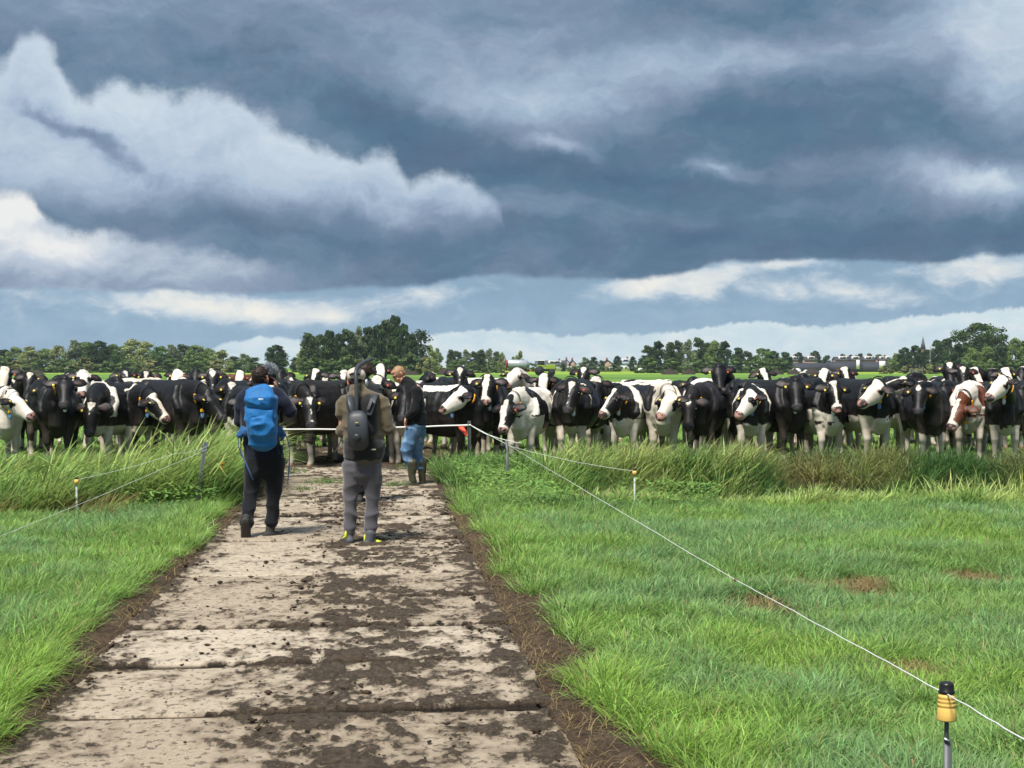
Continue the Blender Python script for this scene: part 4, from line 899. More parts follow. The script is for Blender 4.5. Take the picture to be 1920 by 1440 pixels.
# ------------------------------------------------------------------ far things: heaps, sheds, houses, church, slurry tanker and tractor
def heap(x, w, yt, D, label, group='earth heaps on the meadow'):
    R = w * D / F_PX / 2; H = H_EYE - (yt - Y0) * D / F_PX; n = 26; rr = np.linspace(0, 1, 9); V = [[0, 0, H]]; rng = np.random.default_rng(int(x))
    for r in rr[1:]:
        for k in range(n):
            a = 6.283 * k / n; q = np.array([[math.cos(a) * r * 2.5 + x, math.sin(a) * r * 2.5, 1.0]])
            z = H * (1 - r) ** .9 * (.72 + .55 * vnoise(q * 1.5, 4)[0]); V.append([math.cos(a) * r * R * (1 + .12 * rng.normal() * r), math.sin(a) * r * R * .8, z if r < 1 else -.05])
    F = []; T = [[0, 1 + k, 1 + (k + 1) % n] for k in range(n)]
    for j in range(len(rr) - 2):
        a = 1 + j * n
        for k in range(n): F.append([a + k, a + n + k, a + n + (k + 1) % n, a + (k + 1) % n])
    o = link('earth_heap', mesh_np('earth_heap', V, [np.array(F), np.array(T)], [mat('heap_soil', (.035, .026, .020), rough=.95, nscale=2, bstr=.6, bdist=.1, var=.5)], smooth=False), None, ((x - 960) * D / F_PX, D, 0))
    tag(o, label, 'heap', group)
def gable_house(x, w, y_eave, y_ridge, D, label, wallc, roofc, along=True, dorm=0, group=None, depth=8, name='house', wins=3):
    m = F_PX / D; W_ = w / m; he = H_EYE + (Y0 - y_eave) / m; hr = H_EYE + (Y0 - y_ridge) / m; d = depth
    r = empty(name, ((x - 960) / m, D, 0)); tag(r, label, 'house' if name == 'house' else 'building', group)
    mw = mat('wall_%s' % (str(wallc)), wallc, rough=.8, nscale=2); mr = mat('roof_%s' % (str(roofc)), roofc, rough=.8, nscale=3); mg = mat('window_glass', (.03, .04, .05), rough=.15, spec=.6, var=0, bstr=0)
    hw = W_ / 2
    if along:
        prof = [(-d / 2, 0), (-d / 2, he), (0, hr - .15), (d / 2, he), (d / 2, 0)]; V = [(-hw, a, b) for a, b in prof] + [(hw, a, b) for a, b in prof]
        roof = [(-hw - .3, -d / 2 - .4, he - .2), (hw + .3, -d / 2 - .4, he - .2), (hw + .3, 0, hr), (-hw - .3, 0, hr), (-hw - .3, d / 2 + .4, he - .2), (hw + .3, d / 2 + .4, he - .2)]
    else:
        prof = [(-hw, 0), (-hw, he), (0, hr - .15), (hw, he), (hw, 0)]; V = [(a, -d / 2, b) for a, b in prof] + [(a, d / 2, b) for a, b in prof]
        roof = [(-hw - .4, d / 2 + .3, he - .2), (-hw - .4, -d / 2 - .3, he - .2), (0, -d / 2 - .3, hr), (0, d / 2 + .3, hr), (hw + .4, d / 2 + .3, he - .2), (hw + .4, -d / 2 - .3, he - .2)]
        
    Q = [[0, 1, 6, 5], [1, 2, 7, 6], [2, 3, 8, 7], [3, 4, 9, 8], [4, 0, 5, 9]]; P5 = [[4, 3, 2, 1, 0], [5, 6, 7, 8, 9]]
    link('wall', mesh_np('wall', V, [np.array(Q), np.array(P5)], [mw]), r)
    rv = np.array(roof, float); th = np.array([0, 0, .16]); rv2 = np.concatenate([rv, rv + th])
    RQ = [[0, 1, 2, 3], [3, 2, 5, 4]] if along else [[0, 1, 2, 3], [3, 2, 5, 4]]
    RQ = RQ + [[q + 6 for q in reversed(f)] for f in RQ] + [[0, 6, 7, 1], [4, 5, 11, 10], [1, 7, 8, 2], [2, 8, 11, 5], [0, 3, 9, 6], [3, 4, 10, 9]]
    link('roof', mesh_np('roof', rv2, [np.array(RQ)], [mr]), r)
    for k in range(wins):
        cx = -hw + W_ * (k + .5) / wins; wf = solid('window', [box((cx, -d / 2 - .03, he * .45), (min(1.4, W_ / wins * .5), .08, 1.2))], mat('white_paint', (.7, .7, .68), rough=.5), r, smooth=False)
        solid('pane', [box((cx, -d / 2 - .09, he * .45), (min(1.1, W_ / wins * .38), .05, .95))], mg, wf, smooth=False)
    for k in range(dorm):
        cx = -hw + W_ * (k + .5) / dorm; z = (he * .55 + hr * .45)
        dm = solid('dormer', [box((cx, -d / 4 - .3, z + .3), (W_ / dorm * .55, 2.4, 1.3))], mat('white_paint', (.7, .7, .68), rough=.5), r, smooth=False)
        solid('pane', [box((cx, -d / 4 - 1.53, z + .35), (W_ / dorm * .4, .05, .8))], mg, dm, smooth=False)
    if name == 'house': solid('chimney', [box((hw * .4 if along else .0, .6, hr + .3), (.7, .7, 1.3))], mat('brick', (.20, .08, .05), rough=.9), r, smooth=False)
    return r
def build_far():
    for x, w, yt, D, lb in ((70, 32, 693, 330, 'dark earth heap behind the leftmost cows'), (410, 34, 694, 330, 'low earth heap left of the brown cow'), (525, 46, 692, 310, 'dark earth heap right of the furry microphone'), (765, 46, 692, 320, 'earth heap behind the fair-haired man'), (833, 30, 689, 330, 'steep earth heap behind the cow with the raised starred head'),
                            (1086, 34, 691, 320, 'earth heap right of the tractor'), (1256, 32, 690, 345, 'left one of two separate earth heaps right of centre'), (1291, 28, 691, 345, 'right one of two separate earth heaps right of centre'), (1424, 34, 690, 345, 'first heap of the right-hand row'), (1456, 26, 690, 345, 'second heap of the right-hand row'),
                            (1490, 30, 690, 345, 'third heap of the right-hand row, before the white bales'), (1522, 40, 689, 345, 'fourth heap of the right-hand row'), (1574, 52, 688, 345, 'widest heap, rightmost of the right-hand row')):
        heap(x, w, yt, D, lb)
    # long dark shed with white doors
    D = 520; m = F_PX / D; r = empty('long_shed', ((1548 - 960) / m, D, 0)); tag(r, 'long low dark shed with white doors across the meadow', 'shed')
    mw = mat('shed_cladding', (.030, .034, .046), rough=.7, nscale=3); wpt = mat('white_paint', (.7, .7, .68), rough=.5)
    zt = lambda y: H_EYE + (Y0 - y) / m
    for x0, x1, yt in ((1462, 1552, 680.5), (1552, 1612, 678), (1612, 1668, 679)):
        a, b = (x0 - 1548) / m, (x1 - 1548) / m; z = zt(yt)
        solid('bay', [tube([(a, 0, z * .35), (b - .1, 0, z * .35)], [(5.0, z * .66)] * 2, n=14, power=2.6)], mw, r, smooth=False)
    for x, y0_, y1_, w in ((1469, 681, 690, 13), (1602, 675, 692, 6), (1647, 677, 691, 11)):
        solid('door', [box(((x - 1548) / m, -5.4, (zt(y0_) + zt(y1_)) / 2), (w / m, .3, zt(y0_) - zt(y1_)))], wpt, r, smooth=False)
    for i, (x, s_) in enumerate(((1493, 1.0), (1513, .75), (1536, .6), (1549, .6), (1567, .7), (1577, .7), (1586, .7))):
        D2 = 352; z = .0
        b_ = solid('wrapped_bale', [tube([(-.55, 0, .6), (.55, 0, .6)], [.62, .62], n=16)], mat('bale_wrap', (.72, .74, .74), rough=.35), None, loc=((x - 960) * D2 / F_PX, D2, z), scale=s_ * 1.15)
        tag(b_, '%s white wrapped bale from the left beside the earth heaps' % ORD[i], 'bale', 'white wrapped bales')
    gable_house(1040, 44, 684, 676.5, 610, 'far grey-roofed farmhouse behind the tractor', (.55, .53, .5), (.075, .08, .095), True, 1, 'far houses')
    gable_house(1017, 26, 684, 677.5, 640, 'small far grey-roofed barn left of the farmhouse', (.5, .5, .48), (.08, .085, .1), True, 0, 'far houses', name='barn')
    gable_house(1062, 13, 683, 674, 620, 'left one of two pointed gable houses', (.42, .36, .3), (.07, .065, .065), False, 0, 'far houses', wins=2)
    gable_house(1073, 13, 683, 675, 620, 'right one of two pointed gable houses', (.30, .22, .18), (.09, .07, .065), False, 0, 'far houses', wins=2)
    gable_house(1138, 24, 684, 675, 590, 'far brown-roofed house with wide eaves', (.28, .20, .15), (.06, .045, .04), False, 0, 'far houses', wins=2)
    gable_house(1172, 22, 681, 673, 600, 'white far house with a blue-grey roof', (.72, .74, .75), (.30, .36, .42), True, 1, 'far houses')
    gable_house(1187, 12, 684, 676, 590, 'narrow white gable right of the white house', (.75, .76, .76), (.35, .38, .42), False, 0, 'far houses', wins=1)
    s = solid('white_tank', [tube([(0, 0, .0), (0, 0, 1.5)], [.9, .9], n=14)], mat('bale_wrap', (.72, .74, .74)), None, loc=((1201 - 960) * 500 / F_PX, 500, 0)); tag(s, 'small white water tank at the edge of the wood', 'tank')
    for i, (x, w, t, d) in enumerate(((1487, 12, 'single white-fronted house by the left end of the shed', 1), (1518, 22, 'house with a pale gable behind the middle of the shed', 1), (1577, 26, 'first of the dormer houses above the shed', 1), (1601, 24, 'second of the dormer houses above the shed', 1), (1625, 24, 'third of the dormer houses above the shed', 1), (1655, 22, 'last dormer house at the right end of the shed', 2))):
        gable_house(x, w, 675, 669.5, 620, t, (.35, .25, .2), (.055, .05, .055), True, d, 'dormer houses above the shed')
    # church spire
    D = 950; m = F_PX / D; z = lambda y: H_EYE + (Y0 - y) / m; r = empty('church', ((1730.5 - 960) / m, D, 0)); tag(r, 'slim grey church spire above the trees', 'church')
    solid('tower', [box((0, 0, z(655) / 2), (2.6, 2.6, z(655)))], mat('brick', (.20, .08, .05)), r, smooth=False)
    a = z(655); V = [(-1.45, -1.45, a), (1.45, -1.45, a), (1.45, 1.45, a), (-1.45, 1.45, a), (0, 0, z(630))]
    link('spire', mesh_np('spire', V, [np.array([[0, 3, 2, 1]]), np.array([[0, 1, 4], [1, 2, 4], [2, 3, 4], [3, 0, 4]])], [mat('slate', (.06, .065, .075), rough=.6)]), r)
    D = 400; m = F_PX / D; p = solid('utility_pole', [tube([(0, 0, -.2), (0, 0, H_EYE + (Y0 - 649) / m)], [.11, .07], n=8), box((0, 0, H_EYE + (Y0 - 651) / m), (.5, .1, .1))], mat('grey_metal', (.22, .23, .22), rough=.5), None, loc=((1744 - 960) / m, D, 0)); tag(p, 'thin grey pole in front of the dark trees', 'pole')
    # low rail barrier
    D = 360; m = F_PX / D
    for i, (x, w) in enumerate(((1718, 24), (1757, 8))):
        W_ = w / m; ps = [box((0, 0, .95), (W_, .08, .12)), box((0, 0, .5), (W_, .08, .1))] 
        o = empty('rail_fence', ((x - 960) / m, D, 0)); tag(o, ['long low rail fence left of the pole', 'short low rail fence right of the pole'][i], 'fence')
        for q in ps: solid('rail', [q], mat('weathered_wood', (.26, .25, .22), rough=.9), o, smooth=False)
        for k in range(3): solid('fence_post', [box((-W_ / 2 + W_ * k / 2, .1, .55), (.12, .12, 1.15))], mat('weathered_wood', (.26, .25, .22)), o, smooth=False)
    # slurry tanker
    D = 300; m = F_PX / D; lime = mat('lime_paint', (.26, .36, .04), rough=.35); dk = mat('tyre_rubber', (.02, .02, .02), rough=.8); red = mat('red_paint', (.20, .035, .025), rough=.45); gal = mat('galvanised', (.42, .45, .48), rough=.4, metal=.4, spec=.5)
    r = empty('slurry_tanker', ((970 - 960) / m, D, 0)); tag(r, 'grey slurry tanker with red hose boom behind the cows', 'tanker')
    def wheel(par, x, rad, w, rim, y=-1.0, name='wheel'):
        t = solid(name, [tube([(x, y - w / 2, rad), (x, y + w / 2, rad)], [rad, rad], up=(0, 0, 1), n=20)], dk, par); solid('rim', [tube([(x, y - w / 2 - .1, rad), (x, y - w / 2 + .1, rad)], [rad * .55] * 2, n=14)], rim, t); return t
    solid('tank', [tube([(-1.95, 0, 2.35), (-1.85, 0, 2.34), (-1.7, 0, 2.33), (0, 0, 2.27), (1.9, 0, 2.2), (2.0, 0, 2.2)], [.75, .93, .95, .95, .95, .8], n=22, cap=True)], gal, r)
    solid('chassis', [box((.2, 0, 1.15), (4.6, .9, .3)), box((2.9, 0, 1.0), (1.6, .3, .2))], red, r, smooth=False)
    for x in (-.5, .95): wheel(r, x, .68, .6, red); wheel(r, x, .68, .6, red, 1.0)
    b = solid('boom', [box((-2.25, 0, 2.1), (.35, 2.4, 2.2)), box((-2.45, -.5, 2.9), (.2, .3, 1.5))], red, r, smooth=False)
    for k in range(5): solid('hose', [tube([(-2.5, -1 + k * .5, 2.6), (-2.7, -1 + k * .5, 1.6), (-2.6, -1 + k * .5, .6)], [.06] * 3, n=6)], dk, b)
    r = empty('tractor', ((1018 - 960) / m, D - 1, 0)); tag(r, 'lime green tractor with red wheels pulling the tanker', 'tractor')
    solid('hood', [box((1.5, 0, 1.75), (2.0, 1.0, .95))], lime, r, bevel=.12); solid('chassis', [box((.6, 0, 1.1), (3.6, .7, .5))], mat('dark_metal', (.04, .04, .045), rough=.5), r, smooth=False)
    cb = solid('cab', [box((-.4, 0, 1.75), (1.5, 1.5, .7))], lime, r, bevel=.08); solid('cab_glass', [box((-.4, 0, 2.5), (1.3, 1.3, .95))], mat('window_glass', (.03, .04, .05)), cb, smooth=False)
    solid('cab_roof', [box((-.4, 0, 3.05), (1.6, 1.6, .18))], mat('white_paint', (.7, .7, .68)), cb, bevel=.05)
    for s in (-1, 1): solid('mudguard', [tube([(-1.45, s * 1.0, 1.5), (-1.0, s * 1.0, 1.95), (-.4, s * 1.0, 2.0), (.0, s * 1.0, 1.6)], [(.3, .05)] * 4, n=8)], lime, r)
    for y in (-1.05, 1.05): wheel(r, -.75, .95, .6, red, y, 'rear_wheel'); wheel(r, 1.75, .68, .45, red, y, 'front_wheel')

# ------------------------------------------------------------------ electric fence
M_GALV = mat('galvanised_post', (.085, .095, .095), rough=.5, metal=.1, spec=.4, nscale=14, var=.25); M_WIRE = mat('poly_wire', (.62, .64, .60), rough=.6, var=.2, nscale=40)
M_YEL = mat('insulator_yellow', (.72, .46, .12), rough=.5, var=.2); M_BLK = mat('insulator_black', (.012, .012, .013), rough=.35); M_ORG = mat('orange_plastic', (.85, .16, .02), rough=.5)
M_TAPE = mat('white_tape', (.74, .74, .70), rough=.6)
def lathe(prof, n=28):
    prof = [(prof[0][0], .0012)] + list(prof) + [(prof[-1][0] + 1e-4, .0012)]
    V, Q, T = [], [], []; th = np.arange(n) * 2 * math.pi / n
    for z, r in prof: V.append(np.stack([np.cos(th) * r, np.sin(th) * r, np.full(n, z)], 1))
    a = np.arange(n); b = (a + 1) % n
    for i in range(len(prof) - 1): Q.append(np.stack([a + i * n, b + i * n, b + (i + 1) * n, a + (i + 1) * n], 1))
    k = len(prof) * n; V.append(np.array([[0, 0, prof[0][0]], [0, 0, prof[-1][0]]])); T = [np.stack([b, a, np.full(n, k)], 1), np.stack([a + k - n, b + k - n, np.full(n, k + 1)], 1)]
    return np.concatenate(V), Q, T
def angle_post(base, top, w, label, name='fence_post', group='galvanised fence posts'):
    base, top = Vector(base), Vector(top); L = (top - base).length; t = .006
    V = [(-w / 2, 0), (w / 2, 0), (w / 2, w * .8), (w / 2 - t, w * .8), (w / 2 - t, t), (-w / 2, t)]
    vs = [(a, b, -.3) for a, b in V] + [(a, b, L) for a, b in V]; Q = [[i, (i + 1) % 6, 6 + (i + 1) % 6, 6 + i] for i in range(6)]
    me = mesh_np('post', vs, [np.array(Q), np.array([[5, 4, 3, 2, 1, 0], [6, 7, 8, 9, 10, 11]])], [M_GALV])
    r = empty(name, base); r.rotation_mode = 'QUATERNION'; r.rotation_quaternion = (top - base).to_track_quat('Z', 'Y'); tag(r, label, 'fence post', group)
    link('steel_profile', me, r); return r, L
def wire(pts, rad, label, name='fence_wire', m=None, sag=.0, flat=1.0, sub=10, cat='wire'):
    P = []
    for a, b in zip(pts[:-1], pts[1:]):
        a, b = np.array(a), np.array(b)
        for k in range(sub):
            t = k / sub; p = a + (b - a) * t; p[2] -= sag * 4 * t * (1 - t); P.append(p + np.random.default_rng(len(P)).normal(0, .0012, 3))
    P.append(np.array(pts[-1])); V, Q, T = tube(P, [(rad * .35 if flat > 1 else rad, rad * flat)] * len(P), n=6)
    o = link(name, mesh_np(name, V, [np.concatenate(Q), np.array(np.concatenate(T))], [m or M_WIRE], smooth=True)); tag(o, label, cat); return o
def build_fence():
    # near insulator post, right foreground
    D = 4.2; x = (1777 - 960) * D / F_PX; zt = H_EYE - (1279 - Y0) * D / F_PX
    r = empty('insulator_post', (x, D, 0)); tag(r, 'steel stake with yellow insulator and black cap in right foreground', 'fence post', 'stakes with yellow insulators')
    cap_h = .034; ins = .075
    solid('cap', [lathe([(zt - cap_h, .0215), (zt - cap_h + .006, .0240), (zt - cap_h + .008, .0212), (zt - .010, .0205), (zt - .004, .018), (zt - .001, .012), (zt, .008)])], M_BLK, r)
    z1 = zt - cap_h - .001; p = [(z1 - ins, .0275), (z1 - ins + .003, .0285), (z1 - .038, .0245), (z1 - .0365, .0235), (z1 - .034, .0258), (z1 - .028, .0258), (z1 - .025, .0225), (z1 - .022, .0250), (z1 - .017, .0250), (z1 - .014, .0218), (z1 - .011, .0242), (z1 - .006, .0240), (z1, .020)]
    solid('insulator', [lathe(p)], M_YEL, r)
    z2 = z1 - ins; solid('stake', [tube([(0, 0, z2 - .065), (0, 0, z2 + .01)], [.0065, .0065], n=10)], M_GALV, r)
    w = .024; V = [(-w / 2, 0), (w / 2, 0), (w / 2, w * .8), (w / 2 - .004, w * .8), (w / 2 - .004, .004), (-w / 2, .004)]; zb = -.3; zt2 = z2 - .055
    vs = [(a, b - .012, zb) for a, b in V] + [(a, b - .012, zt2) for a, b in V]; Q = [[i, (i + 1) % 6, 6 + (i + 1) % 6, 6 + i] for i in range(6)]
    link('steel_profile', mesh_np('profile', vs, [np.array(Q), np.array([[5, 4, 3, 2, 1, 0], [6, 7, 8, 9, 10, 11]])], [M_GALV]), r)
    solid('weld_bead', [box((-.004, -.016, zt2 + .002), (.016, .006, .006), rotm('Y', .5))], mat('bright_zinc', (.6, .62, .63), rough=.3, metal=.5), r, smooth=False)
    E = (x, D + .025, zt - cap_h - .004)
    # far insulator posts
    def small(xp, yt, D_, lean, label):
        zt_ = H_EYE - (yt - Y0) * D_ / F_PX; r = empty('insulator_post', ((xp - 960) * D_ / F_PX, D_, ground_z((xp - 960) * D_ / F_PX, D_))); r.rotation_euler = (0, lean, 0); gz_ = r.location.z; zt_ -= gz_
        solid('cap', [lathe([(zt_ - .03, .022), (zt_ - .012, .020), (zt_, .010)], 12)], M_BLK, r); solid('insulator', [lathe([(zt_ - .085, .029), (zt_ - .05, .027), (zt_ - .03, .024)], 12)], M_YEL, r)
        solid('stake', [tube([(0, 0, -.2), (0, 0, zt_ - .10)], [.012, .012], n=8)], mat('white_stake', (.55, .58, .58), rough=.5), r); tag(r, label, 'fence post', 'stakes with yellow insulators')
        return (r.location.x, r.location.y, gz_ + zt_ - .035)
    DR = small(1190, 878, 17.9, .0, 'white stake with yellow insulator by the reeds right of the track')
    DL = small(143, 894, 17.0, .0, 'stake with yellow insulator among the tall grass at left')
    B, LB = angle_post(px(880, D=23.4, h=0), px(880, 789, 23.4), .05, 'steel post with orange flag holding the gate tape'); 
    C, LC = angle_post(px(949, D=20.6, h=0), px(947, 826, 20.6), .055, 'steel post right of the track where the wires part')
    A, LA = angle_post(px(366, D=18.0, h=-.03), px(387, 829, 18.3), .036, 'leaning steel post in the tall grass left of the track')
    solid('insulator', [ball((.03, -.03, LA - .05), .04, 10), ball((.05, -.03, LA - .11), .03, 8)], mat('dirty_insulator', (.10, .11, .11), rough=.6), A)
    solid('insulator', [ball((.05, -.02, LC - .08), .028, 8)], M_BLK, C)
    solid('insulator', [ball((.03, -.02, LB - .06), .02, 8)], M_BLK, B)
    pB = px(882, 797, 23.38); pC = px(957, 837, 20.55); pA = px(391, 836, 18.26)
    wire([pB, px(915, 815, 22.0), px(962, 828, 21.6), px(978, 830, 21.4)], .006, 'upper slack wire hanging from the flagged post', sag=.01)
    wire([px(868, 800, 23.6), pB, pC], .0045, 'wire running down from the flagged post to the parting post')
    wire([pC, DR], .0026, 'wire from the parting post to the stake by the reeds', sag=.03)
    wire([pC, px(1380, 1088, 7.9), E], .0021, 'long white wire crossing the grass to the foreground stake', sub=24)
    wire([E, px(1925, 1388, 3.35), (1.28, 2.2, .87)], .0021, 'white wire leaving the foreground stake to the right edge')
    k = solid('wire_knot', [ball(px(1380, 1088, 7.9), (.012, .02, .009), 8)], mat('rusty', (.16, .08, .06)), None); tag(k, 'small dark knot tied in the long white wire', 'knot')
    wire([pA, px(330, 850, 17.6), DL], .0022, 'upper wire sloping from the leaning post to the yellow insulator', sag=.02)
    wire([px(388, 843, 18.22), px(180, 933, 15.6), px(-60, 1030, 12.4)], .0022, 'lower wire sloping down through the grass to the left edge')
    t = wire([px(505, 805, 24.2), px(640, 805, 24.0), px(760, 801, 23.8), pB], .014, 'white gate tape stretched across the track', 'gate_tape', M_TAPE, sub=6, flat=1.0, cat='tape')
    hp, _ = angle_post(px(503, D=24.25, h=0), px(503, 790, 24.25), .05, 'steel post hidden behind the man with the blue backpack')
    # orange flag
    f0 = np.array(px(858, 799, 23.5)); pts = [(0, 0), (.10, .0), (.17, -.10), (.22, -.17), (.19, -.175), (.10, -.135), (.03, -.05)]
    V = [f0 + np.array([a, -.01 + .02 * math.sin(a * 20), b]) for a, b in pts]; V2 = [v + np.array([0, .004, 0]) for v in V]; n = 7
    o = link('warning_flag', mesh_np('flag', V + V2, [np.array([[6, 5, 4, 3, 2, 1, 0][::-1], [13, 12, 11, 10, 9, 8, 7]]), np.array([[i, (i + 1) % 7, 7 + (i + 1) % 7, 7 + i] for i in range(7)])], [mat('flag_orange', (.85, .10, .05), rough=.6)])); tag(o, 'bright orange-red ribbon flag hanging from the gate tape', 'flag')
    # orange plastic stake, left
    b = px(415, D=18.6, h=0); r = empty('orange_stake', b); tag(r, 'short orange plastic stake in the grass left of the track', 'stake')
    zt = H_EYE - (868 - Y0) * 18.6 / F_PX
    solid('stake', [tube([(0, 0, -.1), (.01, 0, zt)], [.012, .011], n=8)], M_ORG, r)
    for k in range(3): solid('lug', [ball((.012, -.012, zt - .01 - k * .075), (.03, .018, .018), 8)], M_ORG, r)

# ------------------------------------------------------------------ people
SKIN = np.array([.52, .27, .19])
M_SKIN = mat_vcol('skin', rough=.5, spec=.35, bscale=90, bstr=.1, bdist=.001, var=.06)
def cloth_mat(name, col, rough=.85, var=.16, sheen=.3, wr=9.0, bstr=.22, bd=.008):
    if name in _mc: return _mc[name]
    m, nt, out = new_mat(name); v = obj_vec(); w = s_noise(s_scale(v, (1, 1, .6)), wr, 4, .55, dist=.8); f = s_noise(v, 70, 3, .6)
    rgb = nt.nodes.new('ShaderNodeRGB'); rgb.outputs[0].default_value = (*col, 1)
    b = principled(nt, out, s_mulcol(S(rgb.outputs[0]), 1.0 + (f - .5) * (2 * var) + (w - .5) * .25), rough, .2, 0, w + f * .06, bstr, bd); b.inputs['Sheen Weight'].default_value = sheen
    _mc[name] = m; return m
def jean_mat():
    m, nt, out = new_mat('denim'); v = obj_vec(); w = s_noise(s_scale(v, (1, 1, .7)), 8, 4, .6, dist=.8); f = s_noise(v, 90, 3, .6)
    c = s_ramp(s_clamp(w * .8 + f * .2), [(.32, (.055, .115, .21)), (.5, (.105, .19, .32)), (.66, (.22, .33, .48))])
    principled(nt, out, c, .85, .2, 0, w, .5, .014); return m
def garment(name, parts, m, parent, vox=.011, fold=.008, fs=11.0, seed=0, smooth=2):
    """cloth as one continuous surface with folds"""
    me, A = remesh(parts, vox, smooth, .5); N = np.empty(len(A) * 3, dtype=np.float32); me.vertices.foreach_get('normal', N); N = N.reshape(-1, 3)
    q = A * np.array([1, 1, 1.5]) + (fbm(A * 3 + seed, 2, seed + 4) * .25)[:, None]; d = (np.abs(fbm(q * fs * .6 + seed, 1, seed) - .5) * 2) ** .8; d2 = fbm(q * fs * .4 + seed * 2, 1, seed + 1) - .5
    A = A + N * ((.30 - d) * fold * 1.7 + d2 * fold * 1.0)[:, None]
    me.vertices.foreach_set('co', A.astype(np.float32).ravel()); me.update(); me.materials.append(m); me.name = name
    return link(name, me, parent)
def hand(w, f, n, parts, curl=.6, s=1.0, right=True):
    """palm, four curled fingers and a thumb: w wrist, f finger direction, n palm normal"""
    w, f, n = np.asarray(w, float), nrm(f), nrm(n); sd = nrm(np.cross(f, n)) * (1 if right else -1)
    parts.append(tube([w - f * .02, w + f * .03, w + f * .085], [(.026 * s, .019 * s), (.038 * s, .017 * s), (.038 * s, .014 * s)], up=[n] * 3, n=10))
    for i, (o, L) in enumerate(((-.028, .068), (-.010, .080), (.009, .076), (.027, .060))):
        b = w + f * .08 + sd * o; d = f; pts = [b]
        for k, l in enumerate((.42, .33, .25)):
            a = curl * (.5 + .5 * k); d = nrm(d * math.cos(a) - n * math.sin(a)) if True else d; pts.append(pts[-1] + d * L * l * s)
        parts.append(tube(pts, [.0095 * s, .009 * s, .0085 * s, .007 * s], up=[sd] * 4, n=8))
    b = w + f * .025 - sd * .03; parts.append(tube([b, b - sd * .02 + f * .02 - n * .012, b - sd * .026 + f * .05 - n * .02], [.013 * s, .011 * s, .009 * s], n=8))
def head_parts(c, look, tilt, parts, s=1.0):
    """skull, face and ears; look: yaw in degrees (0 = towards the camera), tilt: chin down in degrees; returns frame"""
    a, t = math.radians(look), math.radians(tilt); F = np.array([math.sin(a) * math.cos(t), -math.cos(a) * math.cos(t), -math.sin(t)])
    sd = np.array([math.cos(a), math.sin(a), 0]); U = np.cross(F, sd); U = U if U[2] > 0 else -U; c = np.asarray(c, float)
    R = np.stack([sd, F, U], 1)
    P = lambda x, y, z: c + (sd * x + F * y + U * z) * s
    parts += [ball(P(0, -.012, .028), (.076 * s, .094 * s, .088 * s), 16, rot=R), ball(P(0, .028, -.045), (.058 * s, .062 * s, .068 * s), 14, rot=R), ball(P(0, .055, -.092), (.026 * s, .024 * s, .022 * s), 10, rot=R),
              tube([P(0, .075, .022), P(0, .098, -.012), P(0, .090, -.028)], [.009 * s, .013 * s, .016 * s], n=8), ball(P(0, .078, -.058), (.024 * s, .014 * s, .011 * s), 10, rot=R), ball(P(0, .074, .040), (.05 * s, .018 * s, .012 * s), 10, rot=R)]
    for k in (-1, 1):
        parts += [ball(P(.040 * k, .055, -.03), (.022 * s, .022 * s, .025 * s), 8, rot=R), tube([P(.074 * k, -.012, -.035), P(.083 * k, -.018, -.010), P(.080 * k, -.022, .018)], [(.012 * s, .008 * s), (.016 * s, .009 * s), (.012 * s, .008 * s)], n=8)]
    return P, R, F, sd, U
def paint_skin(me, A, P, R, seed=0, lips=True):
    c = np.tile(SKIN, (len(A), 1)) * (1 + (fbm(A * 30, 2, seed) - .5) * .2)[:, None]
    if lips: c = np.where((np.linalg.norm(A - P(0, .088, -.060), axis=1) < .020)[:, None], np.array([.36, .12, .10]), c)
    for k in (-1, 1):
        c = np.where((np.linalg.norm(A - P(.032 * k, .082, .037), axis=1) < .013)[:, None], np.array([.22, .12, .07]), c)
        c = np.where((np.linalg.norm(A - P(.06 * k, .05, -.03), axis=1) < .03)[:, None], c * np.array([1.05, .85, .82]), c)
        c = np.where((np.linalg.norm(A - P(.085 * k, -.018, -.01), axis=1) < .03)[:, None], c * np.array([1.05, .8, .75]), c)
    set_color(me, np.clip(c, 0, 1).astype(np.float32)); me.materials.append(M_SKIN)
